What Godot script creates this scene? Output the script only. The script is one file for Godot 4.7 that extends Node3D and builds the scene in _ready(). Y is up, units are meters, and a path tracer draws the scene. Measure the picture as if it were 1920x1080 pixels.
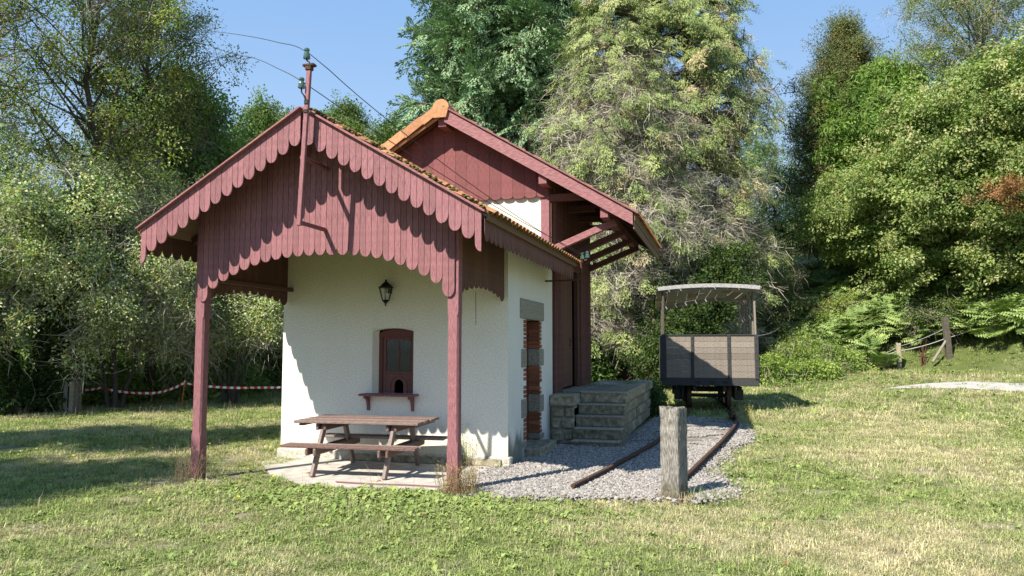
extends Node3D
# A small country railway halt: porch building, goods shed, platform, wagon and trees.
# World: x to the right along the porch front, y up, -z away from the camera. Helper q(x, y, depth) takes depth as positive.

const TAU_ := PI * 2.0
var rng := RandomNumberGenerator.new()
var M := {}
var used := {}

class MB:
	var v := PackedVector3Array()
	var n := PackedVector3Array()
	var c := PackedColorArray()
	var col := Color.WHITE

	func tri(a: Vector3, b: Vector3, d: Vector3, outw := Vector3.ZERO) -> void:
		var nn := (b - a).cross(d - a)
		if nn.length_squared() < 1e-18:
			return
		nn = nn.normalized()
		if outw != Vector3.ZERO and nn.dot(outw) < 0.0:
			var t := b
			b = d
			d = t
			nn = -nn
		v.push_back(a); v.push_back(d); v.push_back(b)
		n.push_back(nn); n.push_back(nn); n.push_back(nn)
		c.push_back(col); c.push_back(col); c.push_back(col)

	func quad(a: Vector3, b: Vector3, d: Vector3, e: Vector3, outw := Vector3.ZERO) -> void:
		tri(a, b, d, outw)
		tri(a, d, e, outw)

	func tri_n(a: Vector3, b: Vector3, d: Vector3, na: Vector3, nb: Vector3, nd: Vector3) -> void:
		var nn := (b - a).cross(d - a)
		if nn.dot(na + nb + nd) >= 0.0:
			v.push_back(a); v.push_back(d); v.push_back(b)
			n.push_back(na); n.push_back(nd); n.push_back(nb)
		else:
			v.push_back(a); v.push_back(b); v.push_back(d)
			n.push_back(na); n.push_back(nb); n.push_back(nd)
		c.push_back(col); c.push_back(col); c.push_back(col)

	# chamfered box: xf places its centre and axes
	func box(xf: Transform3D, size: Vector3, bev := 0.004) -> void:
		var h := size * 0.5
		bev = minf(bev, minf(h.x, minf(h.y, h.z)) * 0.6)
		var b := bev
		for ax in 3:
			var u := (ax + 1) % 3
			var w := (ax + 2) % 3
			for s in [-1.0, 1.0]:
				var p := []
				for k in [[-1, -1], [1, -1], [1, 1], [-1, 1]]:
					var q := Vector3.ZERO
					q[ax] = s * h[ax]
					q[u] = k[0] * (h[u] - b)
					q[w] = k[1] * (h[w] - b)
					p.append(xf * q)
				var o := Vector3.ZERO
				o[ax] = s
				quad(p[0], p[1], p[2], p[3], xf.basis * o)
		if b <= 0.0:
			return
		for ax in 3:
			var u := (ax + 1) % 3
			var w := (ax + 2) % 3
			for su in [-1.0, 1.0]:
				for sw in [-1.0, 1.0]:
					var p := []
					for k in [[-1.0, 0], [1.0, 0], [1.0, 1], [-1.0, 1]]:
						var q := Vector3.ZERO
						q[ax] = k[0] * (h[ax] - b)
						q[u] = su * (h[u] - (b if k[1] else 0.0))
						q[w] = sw * (h[w] - (0.0 if k[1] else b))
						p.append(xf * q)
					var o := Vector3.ZERO
					o[u] = su
					o[w] = sw
					quad(p[0], p[1], p[2], p[3], xf.basis * o)
		for sx in [-1.0, 1.0]:
			for sy in [-1.0, 1.0]:
				for sz in [-1.0, 1.0]:
					var s := Vector3(sx, sy, sz)
					tri(xf * (s * (h - Vector3(0, b, b))), xf * (s * (h - Vector3(b, 0, b))), xf * (s * (h - Vector3(b, b, 0))), xf.basis * s)

	# polygon in the xy plane of xf, extruded along its z by t (from -t/2 to t/2)
	func prism(xf: Transform3D, poly: PackedVector2Array, t: float) -> void:
		var area := 0.0
		var m := poly.size()
		for i in m:
			area += poly[i].cross(poly[(i + 1) % m])
		var idx := Geometry2D.triangulate_polygon(poly)
		for s in [-0.5, 0.5]:
			for i in range(0, idx.size(), 3):
				var a := poly[idx[i]]
				var b := poly[idx[i + 1]]
				var d := poly[idx[i + 2]]
				tri(xf * Vector3(a.x, a.y, s * t), xf * Vector3(b.x, b.y, s * t), xf * Vector3(d.x, d.y, s * t), xf.basis.z * s)
		for i in m:
			var a := poly[i]
			var b := poly[(i + 1) % m]
			var o := Vector3(b.y - a.y, a.x - b.x, 0) * signf(area)
			quad(xf * Vector3(a.x, a.y, -t / 2), xf * Vector3(b.x, b.y, -t / 2), xf * Vector3(b.x, b.y, t / 2), xf * Vector3(a.x, a.y, t / 2), xf.basis * o)

	# a tube through points with radii
	func tube(p: Array, r: Array, sides := 7, caps := true) -> void:
		var m := p.size()
		var rings := []
		var norms := []
		var prev := Vector3.ZERO
		for i in m:
			var t: Vector3 = (p[mini(i + 1, m - 1)] - p[maxi(i - 1, 0)]).normalized()
			var side := prev
			if prev == Vector3.ZERO:
				side = t.cross(Vector3(0.31, 0.2, 0.93) if absf(t.y) > 0.8 else Vector3.UP).normalized()
			else:
				side = (prev - t * prev.dot(t)).normalized()
			prev = side
			var up := t.cross(side)
			var ring := PackedVector3Array()
			var nr := PackedVector3Array()
			for k in sides:
				var a := k * PI * 2.0 / sides
				var o := side * cos(a) + up * sin(a)
				nr.push_back(o)
				ring.push_back(p[i] + o * r[i])
			rings.append(ring)
			norms.append(nr)
		for i in m - 1:
			for k in sides:
				var l := (k + 1) % sides
				tri_n(rings[i][k], rings[i][l], rings[i + 1][l], norms[i][k], norms[i][l], norms[i + 1][l])
				tri_n(rings[i][k], rings[i + 1][l], rings[i + 1][k], norms[i][k], norms[i + 1][l], norms[i + 1][k])
		if caps:
			for e in [0, m - 1]:
				var o: Vector3 = (p[0] - p[1]) if e == 0 else (p[m - 1] - p[m - 2])
				for k in sides:
					tri(p[e], rings[e][k], rings[e][(k + 1) % sides], o)

	# profile of (radius, y) turned round the y axis of xf
	func lathe(xf: Transform3D, prof: Array, sides := 12) -> void:
		for i in prof.size() - 1:
			var a: Vector2 = prof[i]
			var b: Vector2 = prof[i + 1]
			var sl := Vector2(b.y - a.y, a.x - b.x).normalized()
			for k in sides:
				var t0 := k * PI * 2.0 / sides
				var t1 := (k + 1) * PI * 2.0 / sides
				var c0 := Vector3(cos(t0), 0, sin(t0))
				var c1 := Vector3(cos(t1), 0, sin(t1))
				var n0 := (xf.basis * (c0 * sl.x + Vector3.UP * sl.y)).normalized()
				var n1 := (xf.basis * (c1 * sl.x + Vector3.UP * sl.y)).normalized()
				var p0 := xf * (c0 * a.x + Vector3.UP * a.y)
				var p1 := xf * (c1 * a.x + Vector3.UP * a.y)
				var p2 := xf * (c1 * b.x + Vector3.UP * b.y)
				var p3 := xf * (c0 * b.x + Vector3.UP * b.y)
				if a.x > 1e-5:
					tri_n(p0, p1, p2, n0, n1, n1)
				if b.x > 1e-5:
					tri_n(p0, p2, p3, n0, n1, n0)

	func mesh() -> ArrayMesh:
		var m := ArrayMesh.new()
		var a := []
		a.resize(Mesh.ARRAY_MAX)
		a[Mesh.ARRAY_VERTEX] = v
		a[Mesh.ARRAY_NORMAL] = n
		a[Mesh.ARRAY_COLOR] = c
		if v.size():
			m.add_surface_from_arrays(Mesh.PRIMITIVE_TRIANGLES, a)
		return m


func q(x: float, y: float, d: float) -> Vector3:
	return Vector3(x, y, -d)


func at(x: float, y: float, d: float) -> Transform3D:
	return Transform3D(Basis(), Vector3(x, y, -d))


func rr(a: float, b: float) -> float:
	return rng.randf_range(a, b)


func lin(r: float, g: float, b: float) -> Color:
	return Color(r, g, b).linear_to_srgb()


func numbered(called: String) -> String:
	if not used.has(called):
		used[called] = 0
		return called
	used[called] += 1
	return "%s_%03d" % [called, used[called]]


# one named mesh under a parent (or, top-level, with its label)
func put(called: String, mb: MB, mat: Material, parent: Node3D = self) -> MeshInstance3D:
	var o := MeshInstance3D.new()
	o.mesh = mb.mesh()
	o.material_override = mat
	return add(called, o, parent)


func add(called: String, o: Node3D, parent: Node3D):
	if parent == self:
		o.name = numbered(called)
	else:
		var key := "n_" + called
		var k: int = parent.get_meta(key, 0)
		o.name = called if k == 0 else "%s_%03d" % [called, k]
		parent.set_meta(key, k + 1)
	parent.add_child(o, true)
	return o


func tag(o: Node3D, label: String, category: String, group := "", kind := "") -> Node3D:
	if label:
		o.set_meta("label", label)
	if category:
		o.set_meta("category", category)
	if group:
		o.set_meta("group", group)
	if kind:
		o.set_meta("kind", kind)
	return o


func thing(called: String, label: String, category: String, where := Vector3.ZERO, turn := 0.0, group := "") -> Node3D:
	var o := Node3D.new()
	o.position = where
	o.rotation.y = turn
	add(called, o, self)
	return tag(o, label, category, group)


func many(called: String, mesh: Mesh, mat: Material, where: Array, tint: PackedColorArray, parent: Node3D = self) -> MultiMeshInstance3D:
	var mm := MultiMesh.new()
	mm.transform_format = MultiMesh.TRANSFORM_3D
	mm.use_colors = tint.size() > 0
	mm.mesh = mesh
	mm.instance_count = where.size()
	for i in where.size():
		mm.set_instance_transform(i, where[i])
	if tint.size():
		for i in where.size():
			mm.set_instance_color(i, tint[i])
	var o := MultiMeshInstance3D.new()
	o.multimesh = mm
	o.material_override = mat
	return add(called, o, parent)


func noise_tex(freq: float, oct: int, lo: Color, hi: Color, seed_: int, size := 256, kind := FastNoiseLite.TYPE_SIMPLEX_SMOOTH, mid = null) -> NoiseTexture2D:
	var f := FastNoiseLite.new()
	f.seed = seed_
	f.noise_type = kind
	f.frequency = freq
	f.fractal_octaves = oct
	var t := NoiseTexture2D.new()
	t.width = size
	t.height = size
	t.seamless = true
	t.noise = f
	var g := Gradient.new()
	g.set_color(0, lo)
	g.set_color(1, hi)
	if mid != null:
		g.add_point(0.5, mid)
	t.color_ramp = g
	return t


func grey(a: float) -> Color:
	return Color(a, a, a)


func bump(freq: float, oct: int, seed_: int, strength: float, size := 256) -> NoiseTexture2D:
	var f := FastNoiseLite.new()
	f.seed = seed_
	f.frequency = freq
	f.fractal_octaves = oct
	var t := NoiseTexture2D.new()
	t.width = size
	t.height = size
	t.seamless = true
	t.noise = f
	t.as_normal_map = true
	t.bump_strength = strength
	return t


func mat(called: String, c: Color, rough: float, tex: Texture2D = null, scale := Vector3.ONE, nrm: Texture2D = null, vc := false) -> StandardMaterial3D:
	var m := StandardMaterial3D.new()
	m.resource_name = called
	m.albedo_color = c
	m.roughness = rough
	m.metallic_specular = 0.35
	if tex:
		m.albedo_texture = tex
	if nrm:
		m.normal_enabled = true
		m.normal_texture = nrm
		m.normal_scale = 0.4
	if tex or nrm:
		m.uv1_triplanar = true
		m.uv1_scale = scale
	m.vertex_color_use_as_albedo = vc
	M[called] = m
	# faded and rubbed patches on painted timber
	if called.begins_with("paint") or called.begins_with("shed") or called.begins_with("brown") or called.begins_with("fascia"):
		m.detail_enabled = true
		m.detail_blend_mode = BaseMaterial3D.BLEND_MODE_MUL
		m.detail_albedo = fade_tex
		m.uv2_triplanar = true
		m.uv2_scale = Vector3(1.7, 0.55, 1.7)
	return m


var fade_tex: Texture2D


func pick(prefix: String, k := 3) -> Material:
	return M["%s_%d" % [prefix, rng.randi() % k]]


func materials() -> void:
	var grain := noise_tex(0.03, 6, grey(0.66), grey(1.0), 3, 512, FastNoiseLite.TYPE_SIMPLEX_SMOOTH, grey(0.92))
	var grainw := noise_tex(0.05, 5, grey(0.42), grey(1.0), 9, 256, FastNoiseLite.TYPE_SIMPLEX_SMOOTH, grey(0.86))
	var blotch := noise_tex(0.02, 5, grey(0.82), grey(1.0), 5)
	var rough_n := bump(0.09, 4, 7, 6.0)
	var fine_n := bump(0.2, 3, 8, 4.0)
	fade_tex = noise_tex(0.022, 6, Color(0.7, 0.68, 0.68), Color(1.0, 1.0, 1.0), 91, 512, FastNoiseLite.TYPE_SIMPLEX_SMOOTH, Color(0.93, 0.93, 0.93))
	var up := Vector3(9, 0.7, 9)
	var along := Vector3(0.7, 9, 9)
	var deep := Vector3(9, 9, 0.7)
	# painted boards, old rose red
	for i in 4:
		var k := [1.0, 0.91, 1.07, 0.85][i] as float
		mat("paint_%d" % i, lin(0.405 * k, 0.176 * k, 0.192 * k), 0.62, grain, up + Vector3(i, 0, i), fine_n)
		mat("brown_%d" % i, lin(0.2 * k, 0.095 * k, 0.067 * k), 0.7, grain, up + Vector3(i, 0, i), fine_n)
		mat("fascia_%d" % i, lin(0.255 * k, 0.115 * k, 0.098 * k), 0.68, grain, up + Vector3(i, 0, i), fine_n)
		mat("shed_%d" % i, lin(0.3 * k, 0.1 * k, 0.1 * k), 0.66, grain, up + Vector3(i, 0, i), fine_n)
		var gk: float = [1.0, 0.84, 1.17, 0.72][i]
		mat("grey_%d" % i, lin(0.34 * gk, 0.29 * gk, 0.24 * gk), 0.85, grainw, Vector3(0.9 + i * 0.1, 11, 11), fine_n)
		mat("table_%d" % i, lin(0.3 * k * k, 0.215 * k * k * k, 0.185 * k * k * k), 0.72, grainw, Vector3(0.8 + i * 0.1, 10, 10), fine_n)
	mat("paint_along", lin(0.44, 0.185, 0.197), 0.6, grain, along, fine_n)
	mat("paint_deep", lin(0.39, 0.162, 0.17), 0.6, grain, deep, fine_n)
	mat("paint_worn", lin(0.44, 0.2, 0.205), 0.7, grain, Vector3(0.5, 5, 5), fine_n)
	mat("brown_deep", lin(0.17, 0.08, 0.058), 0.7, grain, deep, fine_n)
	mat("dark_wood", lin(0.1, 0.05, 0.04), 0.8, grain, deep)
	mat("soffit", lin(0.23, 0.14, 0.085), 0.8, grain, deep)
	mat("raw_wood", lin(0.34, 0.27, 0.19), 0.8, grain, deep)
	mat("plaster", Color.WHITE, 0.9, noise_tex(0.08, 5, grey(0.9), grey(1.0), 12), Vector3(1.3, 1.3, 1.3), rough_n, true).normal_scale = 0.16
	mat("plinth", lin(0.66, 0.62, 0.53), 0.95, noise_tex(0.04, 5, grey(0.68), grey(1.0), 13), Vector3(1.2, 1.2, 1.2), rough_n, true)
	mat("concrete", lin(0.56, 0.52, 0.46), 0.92, noise_tex(0.03, 6, grey(0.78), grey(1.0), 14), Vector3(0.5, 0.5, 0.5))
	for i in 4:
		var k := [1.0, 0.8, 1.15, 0.68][i] as float
		mat("stone_%d" % i, lin(0.43 * k, 0.4 * k, 0.32 * k), 0.93, noise_tex(0.05, 5, grey(0.62), grey(1.0), 20 + i), Vector3(1.6, 1.6, 1.6), rough_n)
		mat("brick_%d" % i, lin(0.5 * k, 0.175 * k, 0.085 * k), 0.9, noise_tex(0.07, 4, grey(0.62), grey(1.0), 24 + i), Vector3(3, 3, 3), rough_n)
		mat("mossy_%d" % i, lin(0.44 * k, 0.4 * k, 0.31 * k), 0.95, noise_tex(0.03, 6, Color(0.55, 0.54, 0.47), grey(1.0), 28 + i), Vector3(1.0, 1.0, 1.0), fine_n)
	mat("mortar", lin(0.36, 0.33, 0.27), 0.97, blotch, Vector3(2, 2, 2), rough_n)
	mat("dark_stain", lin(0.06, 0.062, 0.055), 0.95, blotch, Vector3(2, 2, 2), rough_n)
	for i in 3:
		var k := [1.0, 0.85, 1.12][i] as float
		mat("terracotta_%d" % i, lin(0.56 * k, 0.265 * k, 0.13 * k), 0.75, blotch, Vector3(2.5, 2.5, 2.5), fine_n)
	mat("tile", Color.WHITE, 0.85, blotch, Vector3(3, 3, 3), rough_n, true)
	mat("moss", Color.WHITE, 1.0, noise_tex(0.1, 3, grey(0.6), grey(1.0), 33), Vector3(6, 6, 6), null, true)
	var iron := mat("iron", lin(0.03, 0.03, 0.03), 0.55)
	iron.metallic = 0.4
	var lampm := mat("lamp_metal", lin(0.012, 0.013, 0.013), 0.38)
	lampm.metallic = 0.5
	mat("rust", lin(0.15, 0.085, 0.06), 0.85, noise_tex(0.06, 5, grey(0.45), grey(1.0), 35), Vector3(2.5, 2.5, 2.5), rough_n)
	mat("rust_red", lin(0.2, 0.07, 0.055), 0.75, noise_tex(0.06, 5, grey(0.5), grey(1.0), 36), Vector3(4, 4, 4))
	var gl := mat("glass", Color(0.9, 0.95, 0.95, 0.03), 0.04)
	gl.metallic_specular = 0.25
	gl.transparency = BaseMaterial3D.TRANSPARENCY_ALPHA
	var gg := mat("green_glass", Color(0.4, 0.54, 0.51, 0.38), 0.06)
	gg.transparency = BaseMaterial3D.TRANSPARENCY_ALPHA
	gg.refraction_enabled = true
	gg.refraction_scale = 0.05
	mat("dark_inside", lin(0.02, 0.018, 0.016), 0.95)  # near-black, inside darkness painted into the colour
	mat("wire", lin(0.05, 0.05, 0.05), 0.6)
	mat("fence_wire", lin(0.42, 0.42, 0.42), 0.6)
	mat("bulb", lin(0.7, 0.7, 0.68), 0.35)
	mat("frame", lin(0.15, 0.05, 0.04), 0.55, grain, up)
	mat("frame_pale", lin(0.2, 0.085, 0.072), 0.6, grain, up)
	mat("weathered", lin(0.57, 0.54, 0.5), 0.95, noise_tex(0.035, 6, grey(0.2), grey(1.0), 40, 512, FastNoiseLite.TYPE_SIMPLEX_SMOOTH, grey(0.66)), Vector3(7, 0.4, 7), rough_n, true)
	mat("black_iron", lin(0.085, 0.085, 0.088), 0.75, noise_tex(0.05, 5, grey(0.5), grey(1.0), 41), Vector3(3, 3, 3))
	mat("slat", lin(0.52, 0.51, 0.5), 0.85, grainw, Vector3(0.8, 8, 8), fine_n)
	mat("post_grey", lin(0.36, 0.32, 0.27), 0.9, grainw, up, fine_n)
	mat("post_dark", lin(0.16, 0.14, 0.11), 0.9, grainw, up, fine_n)
	mat("pale_wood", lin(0.5, 0.43, 0.3), 0.85, grainw, up, fine_n)
	mat("tape", Color.WHITE, 0.5, null, Vector3.ONE, null, true)
	mat("orange", lin(0.62, 0.2, 0.03), 0.6)
	mat("paper", lin(0.75, 0.74, 0.72), 0.6)
	mat("bark_grey", lin(0.2, 0.17, 0.135), 0.95, noise_tex(0.05, 5, grey(0.35), grey(1.0), 45), Vector3(5, 1, 5), rough_n)
	mat("bark_dark", lin(0.075, 0.062, 0.05), 0.95, noise_tex(0.05, 5, grey(0.4), grey(1.0), 46), Vector3(5, 1, 5), rough_n)
	mat("bark_pale", lin(0.42, 0.4, 0.37), 0.9, noise_tex(0.04, 5, grey(0.25), grey(1.0), 47), Vector3(2, 4, 2), rough_n)
	mat("bark_red", lin(0.22, 0.15, 0.11), 0.95, noise_tex(0.05, 5, grey(0.35), grey(1.0), 48), Vector3(6, 0.7, 6), rough_n)
	for k in ["leaf", "needle", "grass"]:
		var m := mat(k, Color.WHITE, {"leaf": 0.5, "needle": 0.65, "grass": 0.7}[k], null, Vector3.ONE, null, true)
		m.backlight_enabled = true
		m.backlight = {"leaf": Color(0.72, 0.9, 0.36), "needle": Color(0.3, 0.36, 0.16), "grass": Color(0.55, 0.6, 0.3)}[k]
	mat("twig", Color.WHITE, 0.9, null, Vector3.ONE, null, true)
	mat("stones", Color.WHITE, 0.92, noise_tex(0.1, 3, grey(0.75), grey(1.0), 50), Vector3(8, 8, 8), null, true)
	mat("soil", lin(0.37, 0.33, 0.29), 0.97, noise_tex(0.06, 5, grey(0.6), grey(1.0), 51, 512), Vector3(0.9, 0.9, 0.9), rough_n)
	mat("gravel_road", lin(0.56, 0.54, 0.5), 0.95, noise_tex(0.09, 5, grey(0.72), grey(1.0), 52, 512), Vector3(0.6, 0.6, 0.6), rough_n)
	var gnd := mat("lawn", Color.WHITE, 0.97, noise_tex(0.12, 5, grey(0.42), grey(1.0), 53, 1024, FastNoiseLite.TYPE_SIMPLEX_SMOOTH, grey(0.8)), Vector3(0.45, 0.45, 0.45), rough_n, true)
	gnd.uv1_world_triplanar = true


func _ready() -> void:
	rng.seed = 20240
	# camera
	var cam := Camera3D.new()
	cam.name = "camera"
	cam.fov = rad_to_deg(2.0 * atan(540.0 / 1414.93))
	cam.position = q(4.8298, 1.7, -7.8812)
	cam.rotation = Vector3(0.0774, 0.2738, 0)
	cam.near = 0.05
	cam.far = 900.0
	add_child(cam)
	cam.current = true
	# sky
	var env := Environment.new()
	env.background_mode = Environment.BG_SKY
	var sm := ProceduralSkyMaterial.new()
	sm.sky_top_color = lin(0.108, 0.226, 0.432)
	sm.sky_horizon_color = lin(0.48, 0.575, 0.66)
	sm.sky_curve = 0.16
	sm.ground_bottom_color = Color(0.35, 0.36, 0.28)
	sm.ground_horizon_color = Color(0.55, 0.6, 0.55)
	sm.sky_energy_multiplier = 1.0
	var sky := Sky.new()
	sky.sky_material = sm
	env.sky = sky
	env.background_energy_multiplier = 1.0
	env.tonemap_mode = Environment.TONE_MAPPER_LINEAR
	env.tonemap_exposure = 1.95
	env.sdfgi_enabled = true
	env.ssao_enabled = true
	env.ssil_enabled = true
	var we := WorldEnvironment.new()
	we.name = "world"
	we.environment = env
	add_child(we)
	# sun: from the left and behind the camera
	var sun := DirectionalLight3D.new()
	sun.name = "sun"
	sun.light_color = Color(1.0, 0.968, 0.915)
	sun.light_energy = 1.6
	sun.light_angular_distance = 0.5
	sun.shadow_enabled = true
	sun.sky_mode = DirectionalLight3D.SKY_MODE_LIGHT_ONLY
	add_child(sun)
	var az := deg_to_rad(28.8)
	var el := deg_to_rad(45.0)
	var go := q(sin(az) * cos(el), -sin(el), cos(az) * cos(el))
	sun.basis = Basis.looking_at(go, Vector3.UP)

	materials()
	setting()
	building()
	shed()
	platform()
	trees()
	rails()
	table()
	lantern()
	mast_and_wires()
	bumper_post()
	wagon()
	fences()
	bin()
	plants()
	lawn()


func sms(a: float, b: float, x: float) -> float:
	var t := clampf((x - a) / (b - a), 0.0, 1.0)
	return t * t * (3.0 - 2.0 * t)


# height of the ground: flat round the halt, rising to a bank beyond the fence on the right
func gh(x: float, d: float) -> float:
	var s := (x - 11.72) * 0.61 + (d - 26.43) * 0.79
	var h := -0.03 + 0.77 * sms(-12.0, 0.0, s)
	h += 0.027 * sms(3.4, 2.2, absf(x)) * sms(4.5, 2.9, d) * sms(-2.0, -0.5, d)
	if s > 0.0:
		h += sms(0.0, 7.0, x) * (minf(s, 5.0) * 0.72 + clampf(s - 5.0, 0.0, 30.0) * 0.33)
	return h


func gy(x: float, d: float) -> float:
	return gh(x, d) + 0.01 * nz_b.get_noise_2d(x * 0.5, d * 0.5)


var nz_a := FastNoiseLite.new()
var nz_b := FastNoiseLite.new()
var path_a := PackedVector2Array([Vector2(9.9, 19.6), Vector2(10.6, 20.15), Vector2(11.5, 20.5), Vector2(12.65, 20.55), Vector2(13.9, 19.5), Vector2(16.5, 17.2), Vector2(22, 13.5), Vector2(22, 11.0), Vector2(16, 15.4), Vector2(13.3, 17.7), Vector2(12.2, 18.75), Vector2(11.2, 19.25)])
var gravel_a := PackedVector2Array([Vector2(1.75, 0.55), Vector2(2.4, 0.5), Vector2(3.3, 0.75), Vector2(4.0, 0.85), Vector2(4.7, 0.95), Vector2(4.86, 1.5), Vector2(4.66, 2.3), Vector2(4.62, 3.6), Vector2(4.84, 5.2), Vector2(5.22, 6.6), Vector2(5.2, 8.3), Vector2(5.1, 9.9), Vector2(4.8, 10.6), Vector2(3.2, 10.8), Vector2(2.9, 6), Vector2(1.8, 5.1)])


# 0 = green, 1 = dry straw
func dry(x: float, d: float) -> float:
	var a := nz_a.get_noise_2d(x, d) * 0.7 + nz_b.get_noise_2d(x, d) * 0.5 + 0.31
	a -= 0.6 * sms(-2.5, 0.3, (x - 11.72) * 0.61 + (d - 26.43) * 0.79)
	a += 0.35 * exp(-(pow((x - 5.4) / 1.3, 2) + pow((d + 0.9) / 0.8, 2)))
	a += 0.3 * exp(-(pow((x - 8.2) / 2.4, 2) + pow((d - 9.0) / 5.0, 2)))
	a += 0.35 * exp(-(pow((x + 1.0) / 1.0, 2) + pow((d - 0.2) / 0.5, 2)))
	a -= 0.75 * exp(-(pow((x - 1.1) / 1.9, 2) + pow((d + 0.1) / 0.75, 2)))
	a -= 0.1 * exp(-(pow((x - 3.0) / 1.5, 2) + pow((d + 1.6) / 1.0, 2)))
	a -= 0.35 * sms(10.0, 18.0, d) * sms(0.0, -6.0, x)
	return clampf(a, 0.0, 1.0)


func turf(t: float) -> Color:
	return Color(0.23, 0.29, 0.088).lerp(Color(0.5, 0.44, 0.275), t)


# bare, trodden earth: by the posts, left of the slab, round the bench
func worn(x: float, d: float) -> float:
	var k := 0.9 * exp(-(pow((x + 1.75) / 0.45, 2) + pow((d - 0.45) / 0.35, 2)))
	k += 0.8 * exp(-(pow((x + 1.3) / 0.7, 2) + pow((d - 1.0) / 0.5, 2)))
	k += 0.8 * exp(-(pow((x + 2.3) / 0.5, 2) + pow((d - 2.2) / 0.8, 2)))
	k += 0.5 * exp(-(pow((x - 4.3) / 0.5, 2) + pow((d - 0.75) / 0.25, 2)))
	k += 0.9 * sms(0.3, 0.6, nz_b.get_noise_2d(x * 0.55 + 40.0, d * 0.55)) * sms(12.0, 4.0, d)
	return clampf(k + 0.35 * nz_b.get_noise_2d(x * 2.0, d * 2.0) * k, 0.0, 1.0)


func setting() -> void:
	nz_a.seed = 4
	nz_a.frequency = 0.28
	nz_a.fractal_octaves = 3
	nz_b.seed = 9
	nz_b.frequency = 1.7
	nz_b.fractal_octaves = 3
	# one sheet of ground, fine near the halt and coarse towards the horizon
	var xs := []
	var x := -700.0
	while x < 700.0:
		xs.append(x)
		x += 0.22 if x >= -10.0 and x < 14.0 else (0.9 if x >= -22 and x < 30 else (6.0 if absf(x) < 90.0 else 60.0))
	xs.append(700.0)
	var ds := []
	x = -300.0
	while x < 700.0:
		ds.append(x)
		x += 0.22 if x >= -3.0 and x < 17.0 else (0.7 if x >= -8.0 and x < 46 else (6.0 if x > -61.0 and x < 120.0 else 60.0))
	ds.append(700.0)
	var verts := PackedVector3Array()
	var cols := PackedColorArray()
	var idx := PackedInt32Array()
	var nx := xs.size()
	for j in ds.size():
		for i in nx:
			var px: float = xs[i]
			var pd: float = ds[j]
			var t := dry(px, pd)
			var h := gy(px, pd)
			if Geometry2D.is_point_in_polygon(Vector2(px, pd), gravel_a) or (px > -1.7 and px < 2.2 and pd > 2.45 and pd < 9.4) or (px > -0.9 and px < 1.85 and pd > 0.95 and pd < 2.6):
				h -= 0.05
			verts.push_back(q(px, h, pd))
			cols.push_back((turf(t) * (0.66 + 0.28 * t)).lerp(Color(0.47, 0.39, 0.3), worn(px, pd)))
	for j in ds.size() - 1:
		for i in nx - 1:
			var a := j * nx + i
			idx.append_array([a, a + nx, a + nx + 1, a, a + nx + 1, a + 1])
	var st := SurfaceTool.new()
	var arr := []
	arr.resize(Mesh.ARRAY_MAX)
	arr[Mesh.ARRAY_VERTEX] = verts
	arr[Mesh.ARRAY_COLOR] = cols
	arr[Mesh.ARRAY_INDEX] = idx
	var am := ArrayMesh.new()
	am.add_surface_from_arrays(Mesh.PRIMITIVE_TRIANGLES, arr)
	st.create_from(am, 0)
	st.generate_normals()
	var g := MeshInstance3D.new()
	g.mesh = st.commit()
	g.material_override = M.lawn
	add("ground", g, self)
	tag(g, "", "", "", "structure")
	# gravel bed
	sheet("gravel_bed", gravel_a, 0.0, 0.0, M.soil, 0.04)
	var gst := []
	var gcol := [PackedColorArray(), PackedColorArray(), PackedColorArray()]
	for k in 3:
		gst.append([])
	var lo := Vector2(1.5, 0.2)
	var hi := Vector2(5.6, 11.0)
	var made := 0
	for i in 85000:
		var p := Vector2(rr(lo.x, hi.x), lo.y + (hi.y - lo.y) * pow(rng.randf(), 1.5))
		if made > 36000:
			break
		var pj := p + Vector2(rng.randfn(), rng.randfn()) * 0.13
		if not Geometry2D.is_point_in_polygon(pj, gravel_a):
			continue
		if p.x < 1.87 and p.y > 2.5 or (p.x < 3.16 and p.y > 5.0 and p.x > 1.8) or p.x < 1.8 and p.y > 2.45:
			continue
		if p.y > 5.5 and nz_a.get_noise_2d(p.x * 2.0, p.y * 2.0) > 0.2:
			continue
		made += 1
		var s := rr(0.5, 1.0) * rr(0.6, 1.25) * 0.026
		var b := Basis.from_euler(Vector3(rr(0, 6), rr(0, 6), rr(0, 6))).scaled(Vector3(s, s * 0.75, s * rr(0.8, 1.2)))
		var k := rng.randi() % 3
		gst[k].append(Transform3D(b, q(p.x, 0.012 + rr(-0.008, 0.014), p.y)))
		var l := rr(0.24, 0.5)
		var w := rr(-0.02, 0.03)
		gcol[k].push_back(Color(l * (1.0 + w), l * 0.93, l * (0.86 - w)))
	var gp := Node3D.new()
	add("gravel_stones", gp, self)
	tag(gp, "", "", "", "stuff")
	for k in 3:
		var o := many("gravel", pebble(70 + k), M.stones, gst[k], gcol[k], gp)
		tag(o, "", "", "", "stuff")
	# concrete slab under the porch
	sheet("porch_slab", PackedVector2Array([Vector2(-1.25, 1.35), Vector2(-0.85, 0.85), Vector2(-0.35, 0.5), Vector2(0.4, 0.47), Vector2(1.1, 0.55), Vector2(1.78, 0.62), Vector2(1.86, 2.55), Vector2(-1.86, 2.55), Vector2(-1.8, 2.0)]), 0.0, 0.004, M.concrete, 0.09)
	# white gravel path on the right
	var mb := MB.new()
	var tri := Geometry2D.triangulate_polygon(path_a)
	for i in range(0, tri.size(), 3):
		subdiv(mb, path_a[tri[i]], path_a[tri[i + 1]], path_a[tri[i + 2]], 3)
	tag(put("path", mb, M.gravel_road), "", "", "", "structure")


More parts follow.
